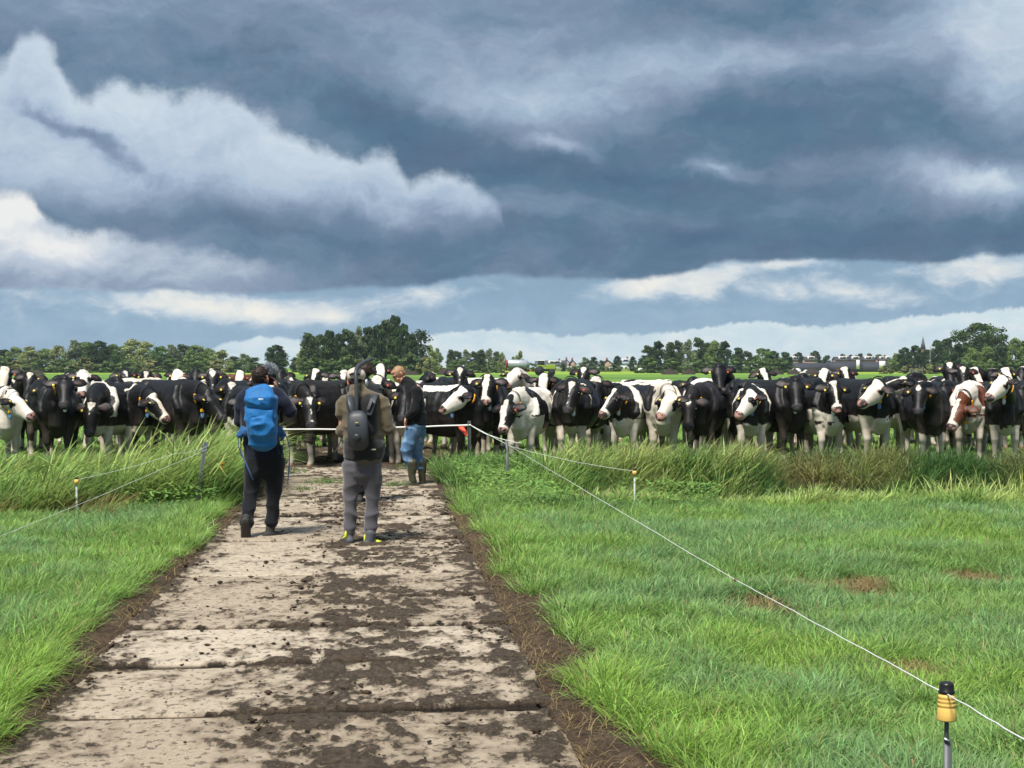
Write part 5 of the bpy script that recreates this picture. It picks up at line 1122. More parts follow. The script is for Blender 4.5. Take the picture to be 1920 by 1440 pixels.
def hair(P, R, s, col, parent, name='hair', style='short', seed=0, m_rough=.6):
    rng = np.random.default_rng(seed); parts = [ball(P(0, -.018, .034), (.0775 * s, .094 * s, .084 * s), 16, rot=R), ball(P(0, -.054, .0), (.066 * s, .048 * s, .056 * s), 12, rot=R)]
    if style == 'quiff': parts += [ball(P(0, .046, .080), (.050 * s, .030 * s, .024 * s), 12, rot=R)]
    if style == 'thick': parts += [ball(P(0, .0, .085), (.085 * s, .10 * s, .05 * s), 12, rot=R), ball(P(0, .06, .07), (.06 * s, .04 * s, .03 * s), 10, rot=R), ball(P(0, -.06, .02), (.085 * s, .06 * s, .08 * s), 10, rot=R)]
    me, A = remesh(parts, .008, 1, .5); loc = (A - P(0, 0, 0)) @ R / s
    N = np.empty(len(A) * 3, dtype=np.float32); me.vertices.foreach_get('normal', N); N = N.reshape(-1, 3)
    A = A + N * ((fbm((A @ R) * np.array([60, 14, 60]), 2, seed) - .5) * .010)[:, None]
    # keep the hair off the face: pull the front-low region inside the skull
    front = (loc[:, 1] > .045) & (loc[:, 2] < .058); A = np.where(front[:, None], A + (P(0, -.02, .02) - A) * .28, A)
    me.vertices.foreach_set('co', A.astype(np.float32).ravel()); me.update()
    me.materials.append(mat('hair_%s' % str(col), col, rough=m_rough, nscale=60, var=.35, bstr=.5, bdist=.004)); me.name = name
    o = link(name, me, parent)
    n = 900; i = rng.integers(0, len(A), n); keep = loc[i, 2] > -.04; i = i[keep]; i = i[~front[i]]; n = len(i)   # loose short strands
    base = A[i]; d = N[i] * .5 + rng.normal(0, .35, (n, 3)) + (R[:, 1] * .3 if style != 'short' else 0); d /= np.linalg.norm(d, axis=1)[:, None]; L = rng.uniform(.006, .016 if style != 'thick' else .035, n)[:, None]
    sdv = np.cross(d, rng.normal(size=(n, 3))); sdv /= np.linalg.norm(sdv, axis=1)[:, None]; V = np.stack([base - sdv * .003, base + sdv * .003, base + d * L], 1).reshape(-1, 3); b = np.arange(n) * 3
    link('hair_strands', mesh_np('hair_strands', V, [np.stack([b, b + 1, b + 2], 1)], [me.materials[0]]), o)['kind'] = 'stuff'
    return o
def boot(name, ankle, toe_dir, L, m, msole, parent, s=1.0, pitch=0.0, shaft=.0, shm=None, roll=0):
    """shoe or boot: ankle point above the heel; pitch lifts the heel (radians)"""
    a = np.asarray(ankle, float); f = nrm(np.array([toe_dir[0], toe_dir[1], 0])); sd = np.cross(f, (0, 0, 1)); up = np.array([0, 0, 1.0])
    f2 = f * math.cos(pitch) - up * math.sin(pitch); u2 = up * math.cos(pitch) + f * math.sin(pitch)
    Q = lambda x, z, y=0: a + f2 * x + u2 * z + sd * y
    up_ = [tube([Q(-.075, -.055), Q(-.03, -.05), Q(.06, -.055), Q(.14, -.068), Q(.20, -.074)], [(.034 * s, .034), (.040 * s, .042), (.044 * s, .036), (.047 * s, .026), (.036 * s, .018)], up=[u2] * 5, n=14, power=2.4),
           tube([Q(-.025, -.06), Q(-.015, -.01), a + up * .06], [(.044, .05), (.042, .048), (.046, .052)], up=[f] * 3, n=14)]
    if shaft: up_.append(tube([Q(-.02, -.02), a + up * .08, a + up * shaft * .6 - f * .01, a + up * shaft], [(.050, .055), (.050, .055), (.062, .068), (.068, .072)], up=[f] * 4, n=16))
    o = garment(name, up_, m, parent, .009, .003, 16)
    so = solid('sole', [tube([Q(-.095, -.094), Q(-.05, -.094), Q(.06, -.096), Q(.15, -.096), Q(.215, -.092)], [(.030, .012), (.040, .014), (.042, .013), (.050, .013), (.034, .010)], up=[u2] * 5, n=16, power=3)], msole, o)
    return o, Q
M_SOLE = mat('boot_sole', (.05, .042, .038), rough=.85)

def build_people():
    # ---- man with the blue backpack
    D = 14.9; J = lambda x, y, dy=0.0: np.array([(x - 960) * (D + dy) / F_PX, D + dy, H_EYE - (y - Y0) * (D + dy) / F_PX]) - np.array(ro)
    ro = np.zeros(3); ro = np.array([(492 - 960) * D / F_PX, D, 0.0]); r = empty('person', ro)
    tag(r, 'man in navy jacket walking with a blue backpack and a camera raised to his face', 'person')
    bp = []; P, R, F, sd, U = head_parts(J(489, 709, .02), 165, -2, bp, 1.03)
    bp += [tube([J(489, 722, -.0), J(488, 733, -.01), J(488, 745, 0)], [.062, .066, .09], n=14)]
    bp += [tube([J(488, 740, .0), J(487, 775), J(489, 820), J(494, 852)], [(.15, .09), (.15, .10), (.14, .10), (.15, .11)], up=(0, 1, 0), n=16)]
    hp = J(518, 718, .10); hn = nrm(np.array([.4, .5, .0]))
    bp += [tube([J(522, 740), J(543, 772, .02), J(533, 748, .08), hp - np.array([0, 0, .07])], [.04, .036, .030, .026], n=10)]
    hand(hp - np.array([.0, 0, .07]), np.array([-.15, .1, 1.0]), np.array([.9, .3, 0]), bp, .75, 1.12)
    lh = J(462, 770, .30); bp += [tube([J(458, 742), J(450, 790, .04), lh], [.04, .034, .025], n=10)]; hand(lh, np.array([.8, .5, .45]), np.array([0, -.4, -.9]), bp, .5, 1.0, False)
    bp += [tube([J(478, 850), J(469, 925, -.02), J(463, 975, -.14)], [.075, .048, .036], n=10), tube([J(512, 850), J(513, 925), J(509, 985)], [.075, .048, .036], n=10)]
    me, A = remesh(bp, .0075, 2, .5); paint_skin(me, A, P, R, 1); me.name = 'body'; link('body', me, r)
    hair(P, R, 1.03, (.030, .018, .012), r, style='short', seed=2)
    navy = cloth_mat('navy_jacket', (.007, .011, .026), sheen=.15); blk = cloth_mat('black_trousers', (.006, .007, .010), sheen=.12, wr=7)
    jk = [tube([J(488, 727), J(488, 737), J(487, 757), J(487, 790), J(490, 830), J(495, 856)], [(.075, .075), (.165, .10), (.20, .12), (.192, .125), (.188, .125), (.200, .13)], up=(0, 1, 0), n=22, power=2.3),
          tube([J(489, 722), J(489, 731)], [.075, .085], n=14), ball(J(463, 741), .078, 12), ball(J(516, 740), .078, 12),
          tube([J(520, 741), J(535, 757, 0), J(545, 773, .02)], [.076, .070, .062], n=12), tube([J(545, 774, .02), J(536, 752, .08), J(523, 735, .11)], [.066, .056, .044], n=12),
          tube([J(458, 742), J(451, 765, 0), J(450, 790, .04)], [.078, .068, .062], n=12), tube([J(450, 791, .04), J(452, 783, .15), lh * .9 + J(450, 791, .04) * .1], [.066, .056, .046], n=12)]
    garment('jacket', jk, navy, r, .012, .012, 10, 3)
    tr = [tube([J(495, 838), J(496, 862), J(496, 885)], [(.185, .12), (.195, .13), (.17, .12)], up=(0, 1, 0), n=18, power=2.3),
          tube([J(478, 862), J(475, 895, 0), J(470, 925, -.01), J(466, 950, -.08), J(463, 975, -.14), J(462, 984, -.15)], [(.108, .118), (.096, .105), (.080, .086), (.075, .078), (.070, .074), (.078, .082)], up=(0, 1, 0), n=14),
          tube([J(514, 862), J(513, 895), J(513, 925, .01), J(511, 955), J(509, 976), J(509, 981)], [(.108, .118), (.096, .105), (.080, .086), (.075, .078), (.070, .074), (.078, .082)], up=(0, 1, 0), n=14)]
    garment('trousers', tr, blk, r, .012, .012, 9, 5)
    sh = mat('hiking_shoe', (.035, .033, .032), rough=.8)
    boot('shoe', J(508, 993), (.75, .8), .29, sh, M_SOLE, r, s=1.25)
    boot('shoe', J(461, 981, -.17), (-.08, 1), .28, sh, M_SOLE, r, s=1.15, pitch=1.15)
    # blue backpack (worn, a thing of its own)
    blue = cloth_mat('backpack_blue', (.012, .13, .36), rough=.6, var=.2, sheen=.1, wr=13, bstr=.7, bd=.02); b2 = cloth_mat('backpack_dark_blue', (.008, .075, .22), rough=.65, wr=13)
    bk = empty('backpack', ro); tag(bk, 'tall bright blue hiking backpack on the navy-jacketed man', 'backpack')
    o = garment('pack_body', [tube([J(490, 733, -.20), J(490, 745, -.24), J(489, 775, -.27), J(491, 810, -.27), J(492, 832, -.23), J(492, 838, -.21)], [(.10, .06), (.155, .10), (.165, .125), (.150, .13), (.135, .11), (.11, .08)], up=(0, 1, 0), n=22, power=2.8)], blue, bk, .011, .018, 9, 8)
    garment('lid', [tube([J(489, 729, -.20), J(489, 738, -.25), J(489, 752, -.30), J(489, 760, -.29)], [(.09, .06), (.145, .12), (.160, .13), (.15, .11)], up=(0, 1, 0), n=20, power=2.8)], blue, bk, .011, .014, 10, 9)
    garment('front_pocket', [tube([J(491, 770, -.36), J(491, 795, -.385), J(492, 815, -.37)], [(.11, .03), (.125, .04), (.115, .03)], up=(0, 1, 0), n=16, power=2.6)], blue, o, .010, .014, 12, 10)
    for s_, x in ((-1, 456), (1, 524)):
        q = [J(x + (8 if s_ < 0 else -8), 812, -.16), J(x, 806, -.10), J(x - 6 * -s_, 818, -.12), J(x + 3 * s_, 826, -.10)]
        garment('hip_wing', [tube(q, [(.03, .05), (.04, .05), (.035, .04), (.02, .02)], n=10)], b2, bk, .009, .012, 14, 11)
    for pts in ([J(452, 818, -.12), J(451, 845, -.10), J(462, 872, -.16), J(474, 900, -.18)], [J(446, 815, -.12), J(447, 838, -.12), J(453, 856, -.12)], [J(531, 822, -.12), J(530, 850, -.12), J(528, 858, -.12)], [J(537, 818, -.12), J(543, 840, -.10), J(542, 870, -.12), J(539, 908, -.12)]):
        solid('strap', [tube(pts, [(.013, .004)] * len(pts), n=6)], b2, bk)
    solid('label', [box(J(489, 749, -.435), (.05, .004, .018))], mat('pale_logo', (.45, .58, .72), rough=.6), bk, smooth=False)
    for s_ in (-1, 1): solid('shoulder_strap', [tube([J(489 + s_ * 15, 748, -.13), J(489 + s_ * 19, 732, -.02), J(489 + s_ * 20, 740, .10)], [(.03, .012)] * 3, n=8)], b2, bk)
    # camera with furry microphone
    cm = empty('video_camera', ro); tag(cm, 'black video camera with a furry grey microphone beside the dark-haired man', 'camera')
    cb = mat('camera_black', (.015, .015, .016), rough=.4)
    solid('camera_body', [box(J(511, 712, .17), (.10, .16, .11))], cb, cm, bevel=.015); solid('lens', [tube([J(511, 712, .25), J(511, 712, .36)], [.04, .045], n=16)], cb, cm)
    solid('mount', [tube([J(509, 705, .14), J(507, 694, .12)], [.014, .014], n=8)], cb, cm)
    rng = np.random.default_rng(4); c0 = J(505, 692, .10); n = 2600; d = rng.normal(size=(n, 3)); d /= np.linalg.norm(d, axis=1)[:, None]; e = np.array([.055, .085, .042]); base = c0 + d * e * .8; tip = c0 + d * (e + .022) + rng.normal(0, .012, (n, 3))
    s_ = np.cross(d, rng.normal(size=(n, 3))); s_ /= np.linalg.norm(s_, axis=1)[:, None]; V = np.stack([base - s_ * .004, base + s_ * .004, tip], 1).reshape(-1, 3); b = np.arange(n) * 3; g = rng.uniform(.18, .62, n); cc = np.repeat(np.stack([g * .92, g * .98, g * 1.05], 1), 3, axis=0)
    fur = solid('windshield', [ball(c0, tuple(e * .85), 14)], mat('fur_grey', (.28, .30, .33), rough=.9), cm); f_ = link('fur', mesh_np('fur', V, [np.stack([b, b + 1, b + 2], 1)], [mat_leaf('fur_strands', .8, .2, .1)], cc), fur); f_['kind'] = 'stuff'

    # ---- man with the camera-support vest
    D = 14.3; ro = np.array([(680 - 960) * D / F_PX, D, 0.0]); r = empty('person', ro); tag(r, 'man in olive sweater and grey trousers with headphones, seen from behind', 'person')
    bp = []; P, R, F, sd, U = head_parts(J(668, 716, .04), 178, 12, bp, 1.02)
    bp += [tube([J(670, 728), J(673, 737), J(675, 750)], [.06, .066, .10], n=14), tube([J(675, 745), J(678, 780), J(680, 825), J(681, 860)], [(.16, .10), (.16, .10), (.14, .10), (.15, .11)], up=(0, 1, 0), n=16)]
    rh = J(735, 796, .16); lh = J(664, 812, .28)
    bp += [tube([J(715, 752), J(728, 800, -.02), rh], [.04, .034, .025], n=10), tube([J(641, 752), J(641, 805, 0), lh], [.04, .034, .025], n=10)]
    hand(rh, np.array([-.1, .8, .35]), np.array([.95, 0, .2]), bp, .7, 1.1); hand(lh, np.array([.3, .9, .1]), np.array([-.9, 0, .3]), bp, .7, 1.0, False)
    bp += [tube([J(662, 860), J(658, 930), J(655, 1000)], [.075, .048, .036], n=10), tube([J(698, 860), J(697, 930), J(694, 1008, -.02)], [.075, .048, .036], n=10)]
    me, A = remesh(bp, .0075, 2, .5); paint_skin(me, A, P, R, 2); me.name = 'body'; link('body', me, r)
    hair(P, R, 1.0, (.022, .015, .011), r, style='short', seed=3)
    cap = mat('cap_beige', (.60, .50, .42), rough=.8); c_ = garment('cap', [ball(P(0, -.018, .056), (.096, .112, .080), 18, rot=R)], cap, r, .008, .002, 20)
    solid('cap_opening', [tube([P(-.045, -.122, .045), P(0, -.134, .060), P(.045, -.122, .045)], [(.014, .010)] * 3, n=8)], cb, c_)
    hpn = solid('headphones', [tube([P(.085 * math.sin(t) * 1.12, -.02, .02 + .115 * math.cos(t)) for t in np.linspace(-1.6, 1.6, 13)], [(.010, .006)] * 13, up=tuple(F), n=8)], cb, r)
    for k in (-1, 1): solid('ear_cup', [ball(P(.098 * k, -.01, -.01), (.018, .034, .040), 14, rot=R)], mat('headphone_silver', (.45, .48, .50), rough=.3, metal=.4) if k < 0 else cb, hpn)
    olive = cloth_mat('olive_sweater', (.105, .082, .050), wr=8, bstr=.25); gry = cloth_mat('grey_trousers', (.082, .078, .088), wr=7, bstr=.25)
    sw = [tube([J(672, 729), J(674, 740), J(677, 757), J(679, 795), J(681, 835), J(681, 866)], [(.08, .08), (.165, .105), (.205, .125), (.195, .13), (.185, .13), (.180, .13)], up=(0, 1, 0), n=22, power=2.3),
          tube([J(670, 726), J(672, 736)], [.08, .10], n=14), ball(J(650, 753), .075, 12), ball(J(707, 751), .078, 12), tube([J(662, 741, -.07), J(672, 745, -.10), J(686, 741, -.07)], [.045, .055, .045], n=10),
          tube([J(713, 752), J(723, 775, -.01), J(729, 800, -.02)], [.076, .066, .060], n=12), tube([J(729, 802, -.02), J(733, 800, .07), rh * .93 + J(729, 802, -.02) * .07], [.070, .056, .045], n=12),
          tube([J(645, 754), J(640, 780, 0), J(642, 806, 0)], [.075, .065, .060], n=12), tube([J(642, 808, 0), J(648, 810, .12), lh], [.068, .056, .045], n=12)]
    garment('sweater', sw, olive, r, .012, .014, 9, 13)
    tr = [tube([J(680, 848), J(680, 872), J(681, 892)], [(.175, .12), (.182, .13), (.155, .12)], up=(0, 1, 0), n=18, power=2.3),
          tube([J(661, 870), J(659, 900), J(658, 930, .01), J(657, 965), J(655, 996), J(655, 1001)], [(.098, .11), (.088, .098), (.075, .08), (.069, .073), (.060, .064), (.059, .062)], up=(0, 1, 0), n=14),
          tube([J(700, 870), J(699, 905), J(697, 935, .01), J(696, 970), J(694, 1002), J(693, 1007)], [(.098, .11), (.088, .098), (.075, .08), (.069, .073), (.060, .064), (.059, .062)], up=(0, 1, 0), n=14)]
    garment('trousers', tr, gry, r, .012, .014, 9, 15)
    shm = mat('grey_trainer', (.075, .08, .09), rough=.7); yel = mat('neon_yellow', (.62, .70, .03), rough=.5)
    for (an, td, x) in ((J(653, 1003), (-.3, 1), 0), (J(695, 1011, -.05), (.85, .6), 1)):
        o, Q = boot('trainer', an, td, .29, shm, mat('trainer_sole', (.12, .13, .14)), r, s=1.12)
        solid('neon_panel', [tube([Q(.05, -.035, (.0)), Q(.11, -.047, 0), Q(.16, -.06, 0)], [(.044, .03), (.045, .022), (.04, .014)], up=[(0, 0, 1)] * 3, n=12)], yel, o)
        solid('neon_panel', [ball(Q(-.045, .0, -.034), (.014, .035, .045), 10)], yel, o)
    # support vest with overhead arm
    v = empty('camera_support_vest', ro); tag(v, 'black camera-support vest with a curved pole rising overhead, worn by the man with headphones', 'camera rig')
    blk2 = cloth_mat('vest_black', (.014, .014, .016), wr=14); pl = mat('rig_grey', (.045, .050, .058), rough=.45); 
    garment('harness', [tube([J(678, 752, -.03), J(680, 780, -.03), J(681, 812, -.03)], [(.165, .12), (.155, .135), (.15, .135)], up=(0, 1, 0), n=20, power=2.5)], blk2, v, .012, .006, 12, 17)
    garment('hip_belt', [tube([J(682, 828, 0), J(682, 842, 0), J(682, 858, 0)], [(.200, .15), (.206, .155), (.192, .145)], up=(0, 1, 0), n=22, power=2.4)], blk2, v, .012, .006, 12, 18)
    for a, b in ((J(655, 742, -.12), J(662, 775, -.19)), (J(703, 740, -.10), J(692, 778, -.19))): solid('shoulder_strap', [tube([a + np.array([0, .15, -.02]), a, b], [(.036, .012)] * 3, n=8)], pl, v)
    solid('shoulder_pad', [tube([J(697, 748, -.17), J(690, 768, -.20)], [(.024, .008)] * 2, n=8)], mat('strap_grey', (.09, .09, .09)), v)
    bx = solid('back_unit', [tube([J(670, 775, -.22), J(670, 782, -.24), J(671, 808, -.25), J(672, 835, -.23), J(672, 840, -.22)], [(.065, .035), (.095, .05), (.100, .058), (.095, .055), (.07, .035)], up=(0, 1, 0), n=18, power=3.5)], pl, v)
    solid('knob', [ball(J(669, 821, -.315), (.04, .02, .04), 14)], mat('rig_dark', (.025, .027, .03), rough=.4), bx); solid('badge', [box(J(669, 793, -.312), (.035, .004, .014))], mat('badge_gold', (.35, .28, .14), rough=.5), bx, smooth=False)
    solid('belt_badge', [box(J(700, 843, -.17), (.045, .006, .012))], mat('badge_pale', (.6, .56, .42)), v, smooth=False)
    for x in (658, 682): solid('clamp', [ball(J(x, 780, -.23), (.035, .03, .03), 10)], mat('rig_dark', (.025, .027, .03)), bx)
    solid('overhead_pole', [tube([J(669, 778, -.20), J(669, 750, -.19), J(668, 722, -.17), J(667, 702, -.15), J(668, 692, -.11), J(673, 685, -.02), J(683, 679, .15), J(697, 673, .36)], [.019] * 8, n=12)], pl, v)
    solid('side_strap', [tube([J(640, 822, -.02), J(634, 838, -.04), J(628, 848, -.05)], [(.012, .004)] * 3, n=6)], blk2, v)

    # ---- man in black jumper, jeans and wellington boots, head bowed, in profile
    D = 21.3; ro = np.array([(782 - 960) * D / F_PX, D, 0.0]); r = empty('person', ro); tag(r, 'fair-haired man in black top, jeans and green wellington boots looking down', 'person')
    bp = []; P, R, F, sd, U = head_parts(J(748, 703), -68, 38, bp, 1.04)
    bp += [tube([J(754, 710), J(763, 717), J(772, 727)], [.058, .064, .085], n=14), tube([J(773, 727), J(778, 755), J(782, 785)], [(.12, .10), (.12, .11), (.12, .11)], up=(0, 1, 0), n=14)]
    wr = J(762, 783, -.16); bp += [tube([J(779, 733, -.14), J(776, 768, -.2), wr], [.05, .042, .028], n=10)]; hand(wr, np.array([-.2, .1, -1]), np.array([-.8, .3, 0]), bp, .6, 1.1)
    wr2 = J(765, 785, .16); bp += [tube([J(775, 735, .15), J(774, 768, .2), wr2], [.05, .042, .028], n=10)]; hand(wr2, np.array([-.2, -.1, -1]), np.array([-.8, -.3, 0]), bp, .6, 1.0, False)
    bp += [tube([J(777, 795), J(762, 845, -.08), J(771, 895, -.08)], [.075, .048, .036], n=10), tube([J(785, 795), J(782, 850, .1), J(790, 897, .1)], [.075, .048, .036], n=10)]
    me, A = remesh(bp, .0075, 2, .5); paint_skin(me, A, P, R, 3); me.name = 'body'; link('body', me, r)
    for k in (-1, 1): solid('eye', [ball(P(.030 * k, .078, .020), .009, 8)], M_EYE, r)
    hair(P, R, 1.04, (.36, .215, .115), r, style='quiff', seed=5, m_rough=.5)
    bt = cloth_mat('black_top', (.006, .006, .008), sheen=.12, wr=8); den = jean_mat(); wel = mat('wellington_green', (.055, .055, .032), rough=.45, var=.35, nscale=10)
    tp = [tube([J(762, 712), J(768, 722), J(776, 738), J(780, 765), J(781, 790), J(781, 796)], [(.07, .075), (.10, .14), (.13, .175), (.14, .175), (.150, .165), (.15, .165)], up=(0, 1, 0), n=22, power=2.3),
          tube([J(757, 712), J(766, 719)], [.07, .08], n=14), tube([J(781, 731, -.14), J(781, 752, -.17), J(776, 770, -.20)], [.078, .068, .060], n=12), tube([J(776, 770, -.20), J(769, 778, -.19), J(763, 782, -.16)], [.06, .05, .042], n=12),
          tube([J(777, 733, .14), J(780, 752, .18), J(775, 770, .20)], [.078, .068, .060], n=12), tube([J(775, 770, .20), J(766, 783, .16)], [.06, .045], n=12)]
    garment('top', tp, bt, r, .012, .012, 10, 23)
    tr = [tube([J(780, 788), J(779, 800), J(778, 812)], [(.145, .16), (.15, .165), (.13, .15)], up=(0, 1, 0), n=18),
          tube([J(774, 805, -.08), J(768, 825, -.09), J(761, 845, -.10), J(765, 860, -.09), J(771, 876, -.08)], [(.112, .105), (.10, .092), (.084, .08), (.075, .073), (.070, .070)], up=(0, 1, 0), n=14),
          tube([J(785, 805, .08), J(783, 828, .09), J(780, 848, .10), J(785, 862, .10), J(790, 878, .10)], [(.112, .105), (.10, .092), (.084, .08), (.075, .073), (.070, .070)], up=(0, 1, 0), n=14)]
    garment('jeans', tr, den, r, .012, .014, 10, 25)
    boot('wellington_boot', J(772, 901, -.10), (-1, -.25), .28, wel, mat('boot_sole', (.05, .042, .038)), r, shaft=.27)
    boot('wellington_boot', J(791, 901, .10), (-.5, -.8), .28, wel, mat('boot_sole', (.05, .042, .038)), r, shaft=.27)

    # ---- person standing in front of the vest wearer, mostly hidden
    D = 18.6; ro = np.array([(684 - 960) * D / F_PX, D, 0.0]); r = empty('person', ro); tag(r, 'dark-haired person half hidden in front of the man with headphones', 'person')
    bp = []; P, R, F, sd, U = head_parts(J(683, 698), -150, 6, bp, 1.04); bp += [tube([J(684, 708), J(684, 716), J(684, 728)], [.06, .066, .1], n=12), tube([J(684, 722), J(684, 760), J(683, 810)], [(.16, .10), (.15, .10), (.15, .11)], up=(0, 1, 0), n=14)]
    for s_, x in ((-1, 664), (1, 704)): w_ = J(684 + s_ * 14, 775, .22); bp += [tube([J(x, 726), J(x + s_ * 2, 768), w_], [.04, .034, .025], n=10)]; hand(w_, np.array([-s_ * .4, .8, .1]), np.array([s_ * .5, 0, -.8]), bp, .6, 1.0, s_ > 0)
    for x in (676, 692): bp.append(tube([J(x, 810), J(x, 870), J(x, 925)], [.075, .048, .036], n=10))
    me, A = remesh(bp, .009, 2, .5); paint_skin(me, A, P, R, 4); me.name = 'body'; link('body', me, r); hair(P, R, 1.1, (.040, .022, .016), r, style='thick', seed=6)
    garment('jacket', [tube([J(684, 713), J(684, 723), J(684, 740), J(684, 775), J(684, 815)], [(.08, .08), (.17, .11), (.215, .13), (.20, .13), (.20, .14)], up=(0, 1, 0), n=18, power=2.3)] + [tube([J(684 + s_ * 24, 728), J(684 + s_ * 25, 768), J(684 + s_ * 16, 774, .18)], [.078, .066, .048], n=12) for s_ in (-1, 1)], cloth_mat('dark_jacket', (.02, .022, .026)), r, .014, .012, 10, 33)
    garment('trousers', [tube([J(684, 800), J(684, 825)], [(.185, .13), (.17, .13)], up=(0, 1, 0), n=16)] + [tube([J(x, 820), J(x, 870), J(x, 925)], [.10, .082, .07], n=12) for x in (675, 693)], blk, r, .014, .012, 10, 35)
    for x in (675, 693): boot('shoe', J(x, 930), (.05, 1), .29, sh, M_SOLE, r, s=1.22)

# ------------------------------------------------------------------ the herd
def build_herd():
    W_ = dict(fine=False)
    def C(front, *a, **k):
        x, D = front; D = D - 2.0 if 27.1 < D < 29.25 else (D - (35.5 - D) / 3.2 if D >= 29.25 else D)
        return cow((x, D), *a, **k)
    # second and third rows first
    C((3, 31.5), 0, (6, 713), 8, 60, 'cow with a broad white face cut by the left photo edge', {'thr': .5}, 'wide', seed=1, **W_)
    C((40, 31.0), 10, (53, 721), 5, 58, 'black cow with a round white forehead mark, second from the left edge', {'leg': .3}, 'heart', seed=2, eartags=True, **W_)
    C((152, 31.2), 5, (155, 716), 10, 50, 'white-faced cow with black ears looking over the backs at left', {'thr': .45}, 'white+eyes', seed=3, **W_)
    C((232, 33.2), 30, (239, 711), 35, 48, 'black cow turned right, its ear just showing above the striped-shouldered cow', {'thr': .6}, 'snip', seed=4, **W_)
    C((287, 32.0), 168, (287, 745), 178, 40, 'pale-backed cow seen from behind between the striped cows', {'thr': .28}, 'white', seed=5, eartags=False, **W_)
    C((324, 33.6), 5, (327, 711), -12, 46, 'small far cow with a white face and black ears above the all-black cow', {'thr': .35}, 'white', seed=6, **W_)
    C((385, 32.0), 30, (399, 717), 12, 60, 'black cow with a heart-shaped white mark left of the brown cow', {'thr': .52}, 'heart', seed=7, **W_)
    C((426, 30.4), -5, (432, 741), 0, 62, 'black cow with a small white mark just under the brown cow', {'thr': .8}, 'heart', seed=8, **W_)
    C((452, 32.6), 5, (447, 717), -3, 58, 'red-brown cow with a wide white blaze left of the blue backpack', {'thr': .6}, 'wide', seed=9, dark=BROWN, **W_)
    C((525, 34.2), 20, (530, 716), 25, 60, 'low black head just right of the furry microphone', {'thr': .7}, 'black', seed=10, **W_)
    C((552, 32.6), 30, (556, 722), 60, 40, 'black and white patched cow grazing away behind the gate tape', {'thr': .5}, 'spot', seed=11, **W_)
    C((590, 34.8), 0, (587, 711), -14, 50, 'far cow with a white face above the big black cow', {'thr': .5}, 'blaze', seed=12, **W_)
    C((618, 33.0), 165, (620, 745), 178, 40, 'white-patched cow seen from behind left of the olive sweater', {'thr': .47}, 'black', seed=13, eartags=False, **W_)
    C((646, 33.4), 8, (648, 716), 20, 58, 'white and black cow head by the left shoulder of the man with headphones', {'thr': .4}, 'wide', seed=14, **W_)
    C((716, 33.0), 3, (714, 702), 8, 48, 'cow with a tall white blaze between the two men at centre', {'thr': .5}, 'wide', seed=15, **W_)
    C((752, 31.6), 78, (800, 742), 70, 40, 'long black cow standing broadside behind the fair-haired man', {'leg': .5, 'thr': .7, 'blobs': (('w', .0, 0, 1.3, .2, .5, .3),)}, 'black', seed=16, **W_)
    C((690, 30.2), 5, (688, 745), 5, 60, 'black cow almost hidden behind the man with headphones', {'thr': .6, 'leg': .7}, 'star', seed=17, **W_)
    C((868, 31.4), 2, (862, 711), 0, 60, 'black cow with a white wedge on its raised forehead above the profile white face', {'leg': .3, 'thr': .8}, 'star', seed=18, **W_)
    C((982, 31.6), 15, (957, 706), -25, 30, 'white cow with its head thrown up and black ears left of the tractor', {'thr': .36}, 'white', seed=19, **W_)
    C((1036, 31.0), 4, (1018, 724), -4, 56, 'cow with a wide white blaze in front of the tractor', {'thr': .48, 'leg': .8}, 'wide', seed=20, collar='r', tags='g', **W_)
    C((1098, 33.6), -8, (1091, 709), -20, 60, 'small far cow head with a white forehead streak right of the tractor', {'thr': .55}, 'heart', seed=21, **W_)
    C((1122, 30.3), -6, (1117, 732), -2, 58, 'black cow with a white poll peering over the cow with the pink nose', {'leg': .55, 'thr': .7}, 'poll', seed=22, collar='l', tags='w', **W_)
    C((1146, 32.4), -50, (1128, 745), -50, 50, 'black cow with a white-topped back behind the pink-nosed cow', {'thr': .75, 'blobs': (('w', -.6, 0, 1.5, .8, .35, .25),)}, 'black', seed=23, **W_)
    C((1358, 31.3), 14, (1350, 707), 2, 60, 'all-black head held high above the black cow with a forehead spot', {'thr': .8, 'blobs': (('w', -.7, -.1, 1.45, .5, .4, .25),)}, 'black', seed=24, **W_)
    C((1430, 32.4), 12, (1438, 707), 14, 44, 'cow with a white forehead and black ears left of the big all-black cow', {'thr': .5}, 'wide+halfr', seed=25, **W_)
    C((1548, 32.8), 8, (1541, 710), -24, 44, 'far cow with a tilted white face before the earth heaps', {'thr': .5}, 'wide', seed=26, **W_)
    C((1596, 33.8), -5, (1588, 707), 6, 50, 'far cow with a white blaze below the dark shed', {'thr': .5}, 'blaze', seed=27, **W_)
    C((1610, 31.8), 40, (1625, 745), 40, 50, 'white-backed cow behind the two right-hand blazed cows', {'thr': .3}, 'white', seed=28, eartags=False, **W_)
    C((1700, 30.6), 25, (1672, 714), -68, 12, 'cow lifting a black and white head in profile to the left', {'leg': .9, 'front': .82, 'thr': .75}, 'blaze+jaw', seed=29, collar='r', tags='w', **W_)
    C((1745, 33.2), 60, (1770, 735), 60, 50, 'far cow whose white back shows above the spotted black cow', {'thr': .4}, 'black', seed=30, eartags=False, **W_)
    C((1788, 34.0), 0, (1783, 701), -3, 58, 'far cow with a white forehead, leftmost of the far group at right', {'thr': .5}, 'heart', seed=31, **W_)
    C((1815, 33.0), -5, (1807, 708), -10, 58, 'far black cow with a white heart mark in the far group at right', {'thr': .65}, 'heart', seed=32, **W_)
    C((1845, 34.2), 5, (1836, 708), 22, 46, 'far white-faced cow behind the red and white cow', {'thr': .5}, 'wide', seed=33, **W_)
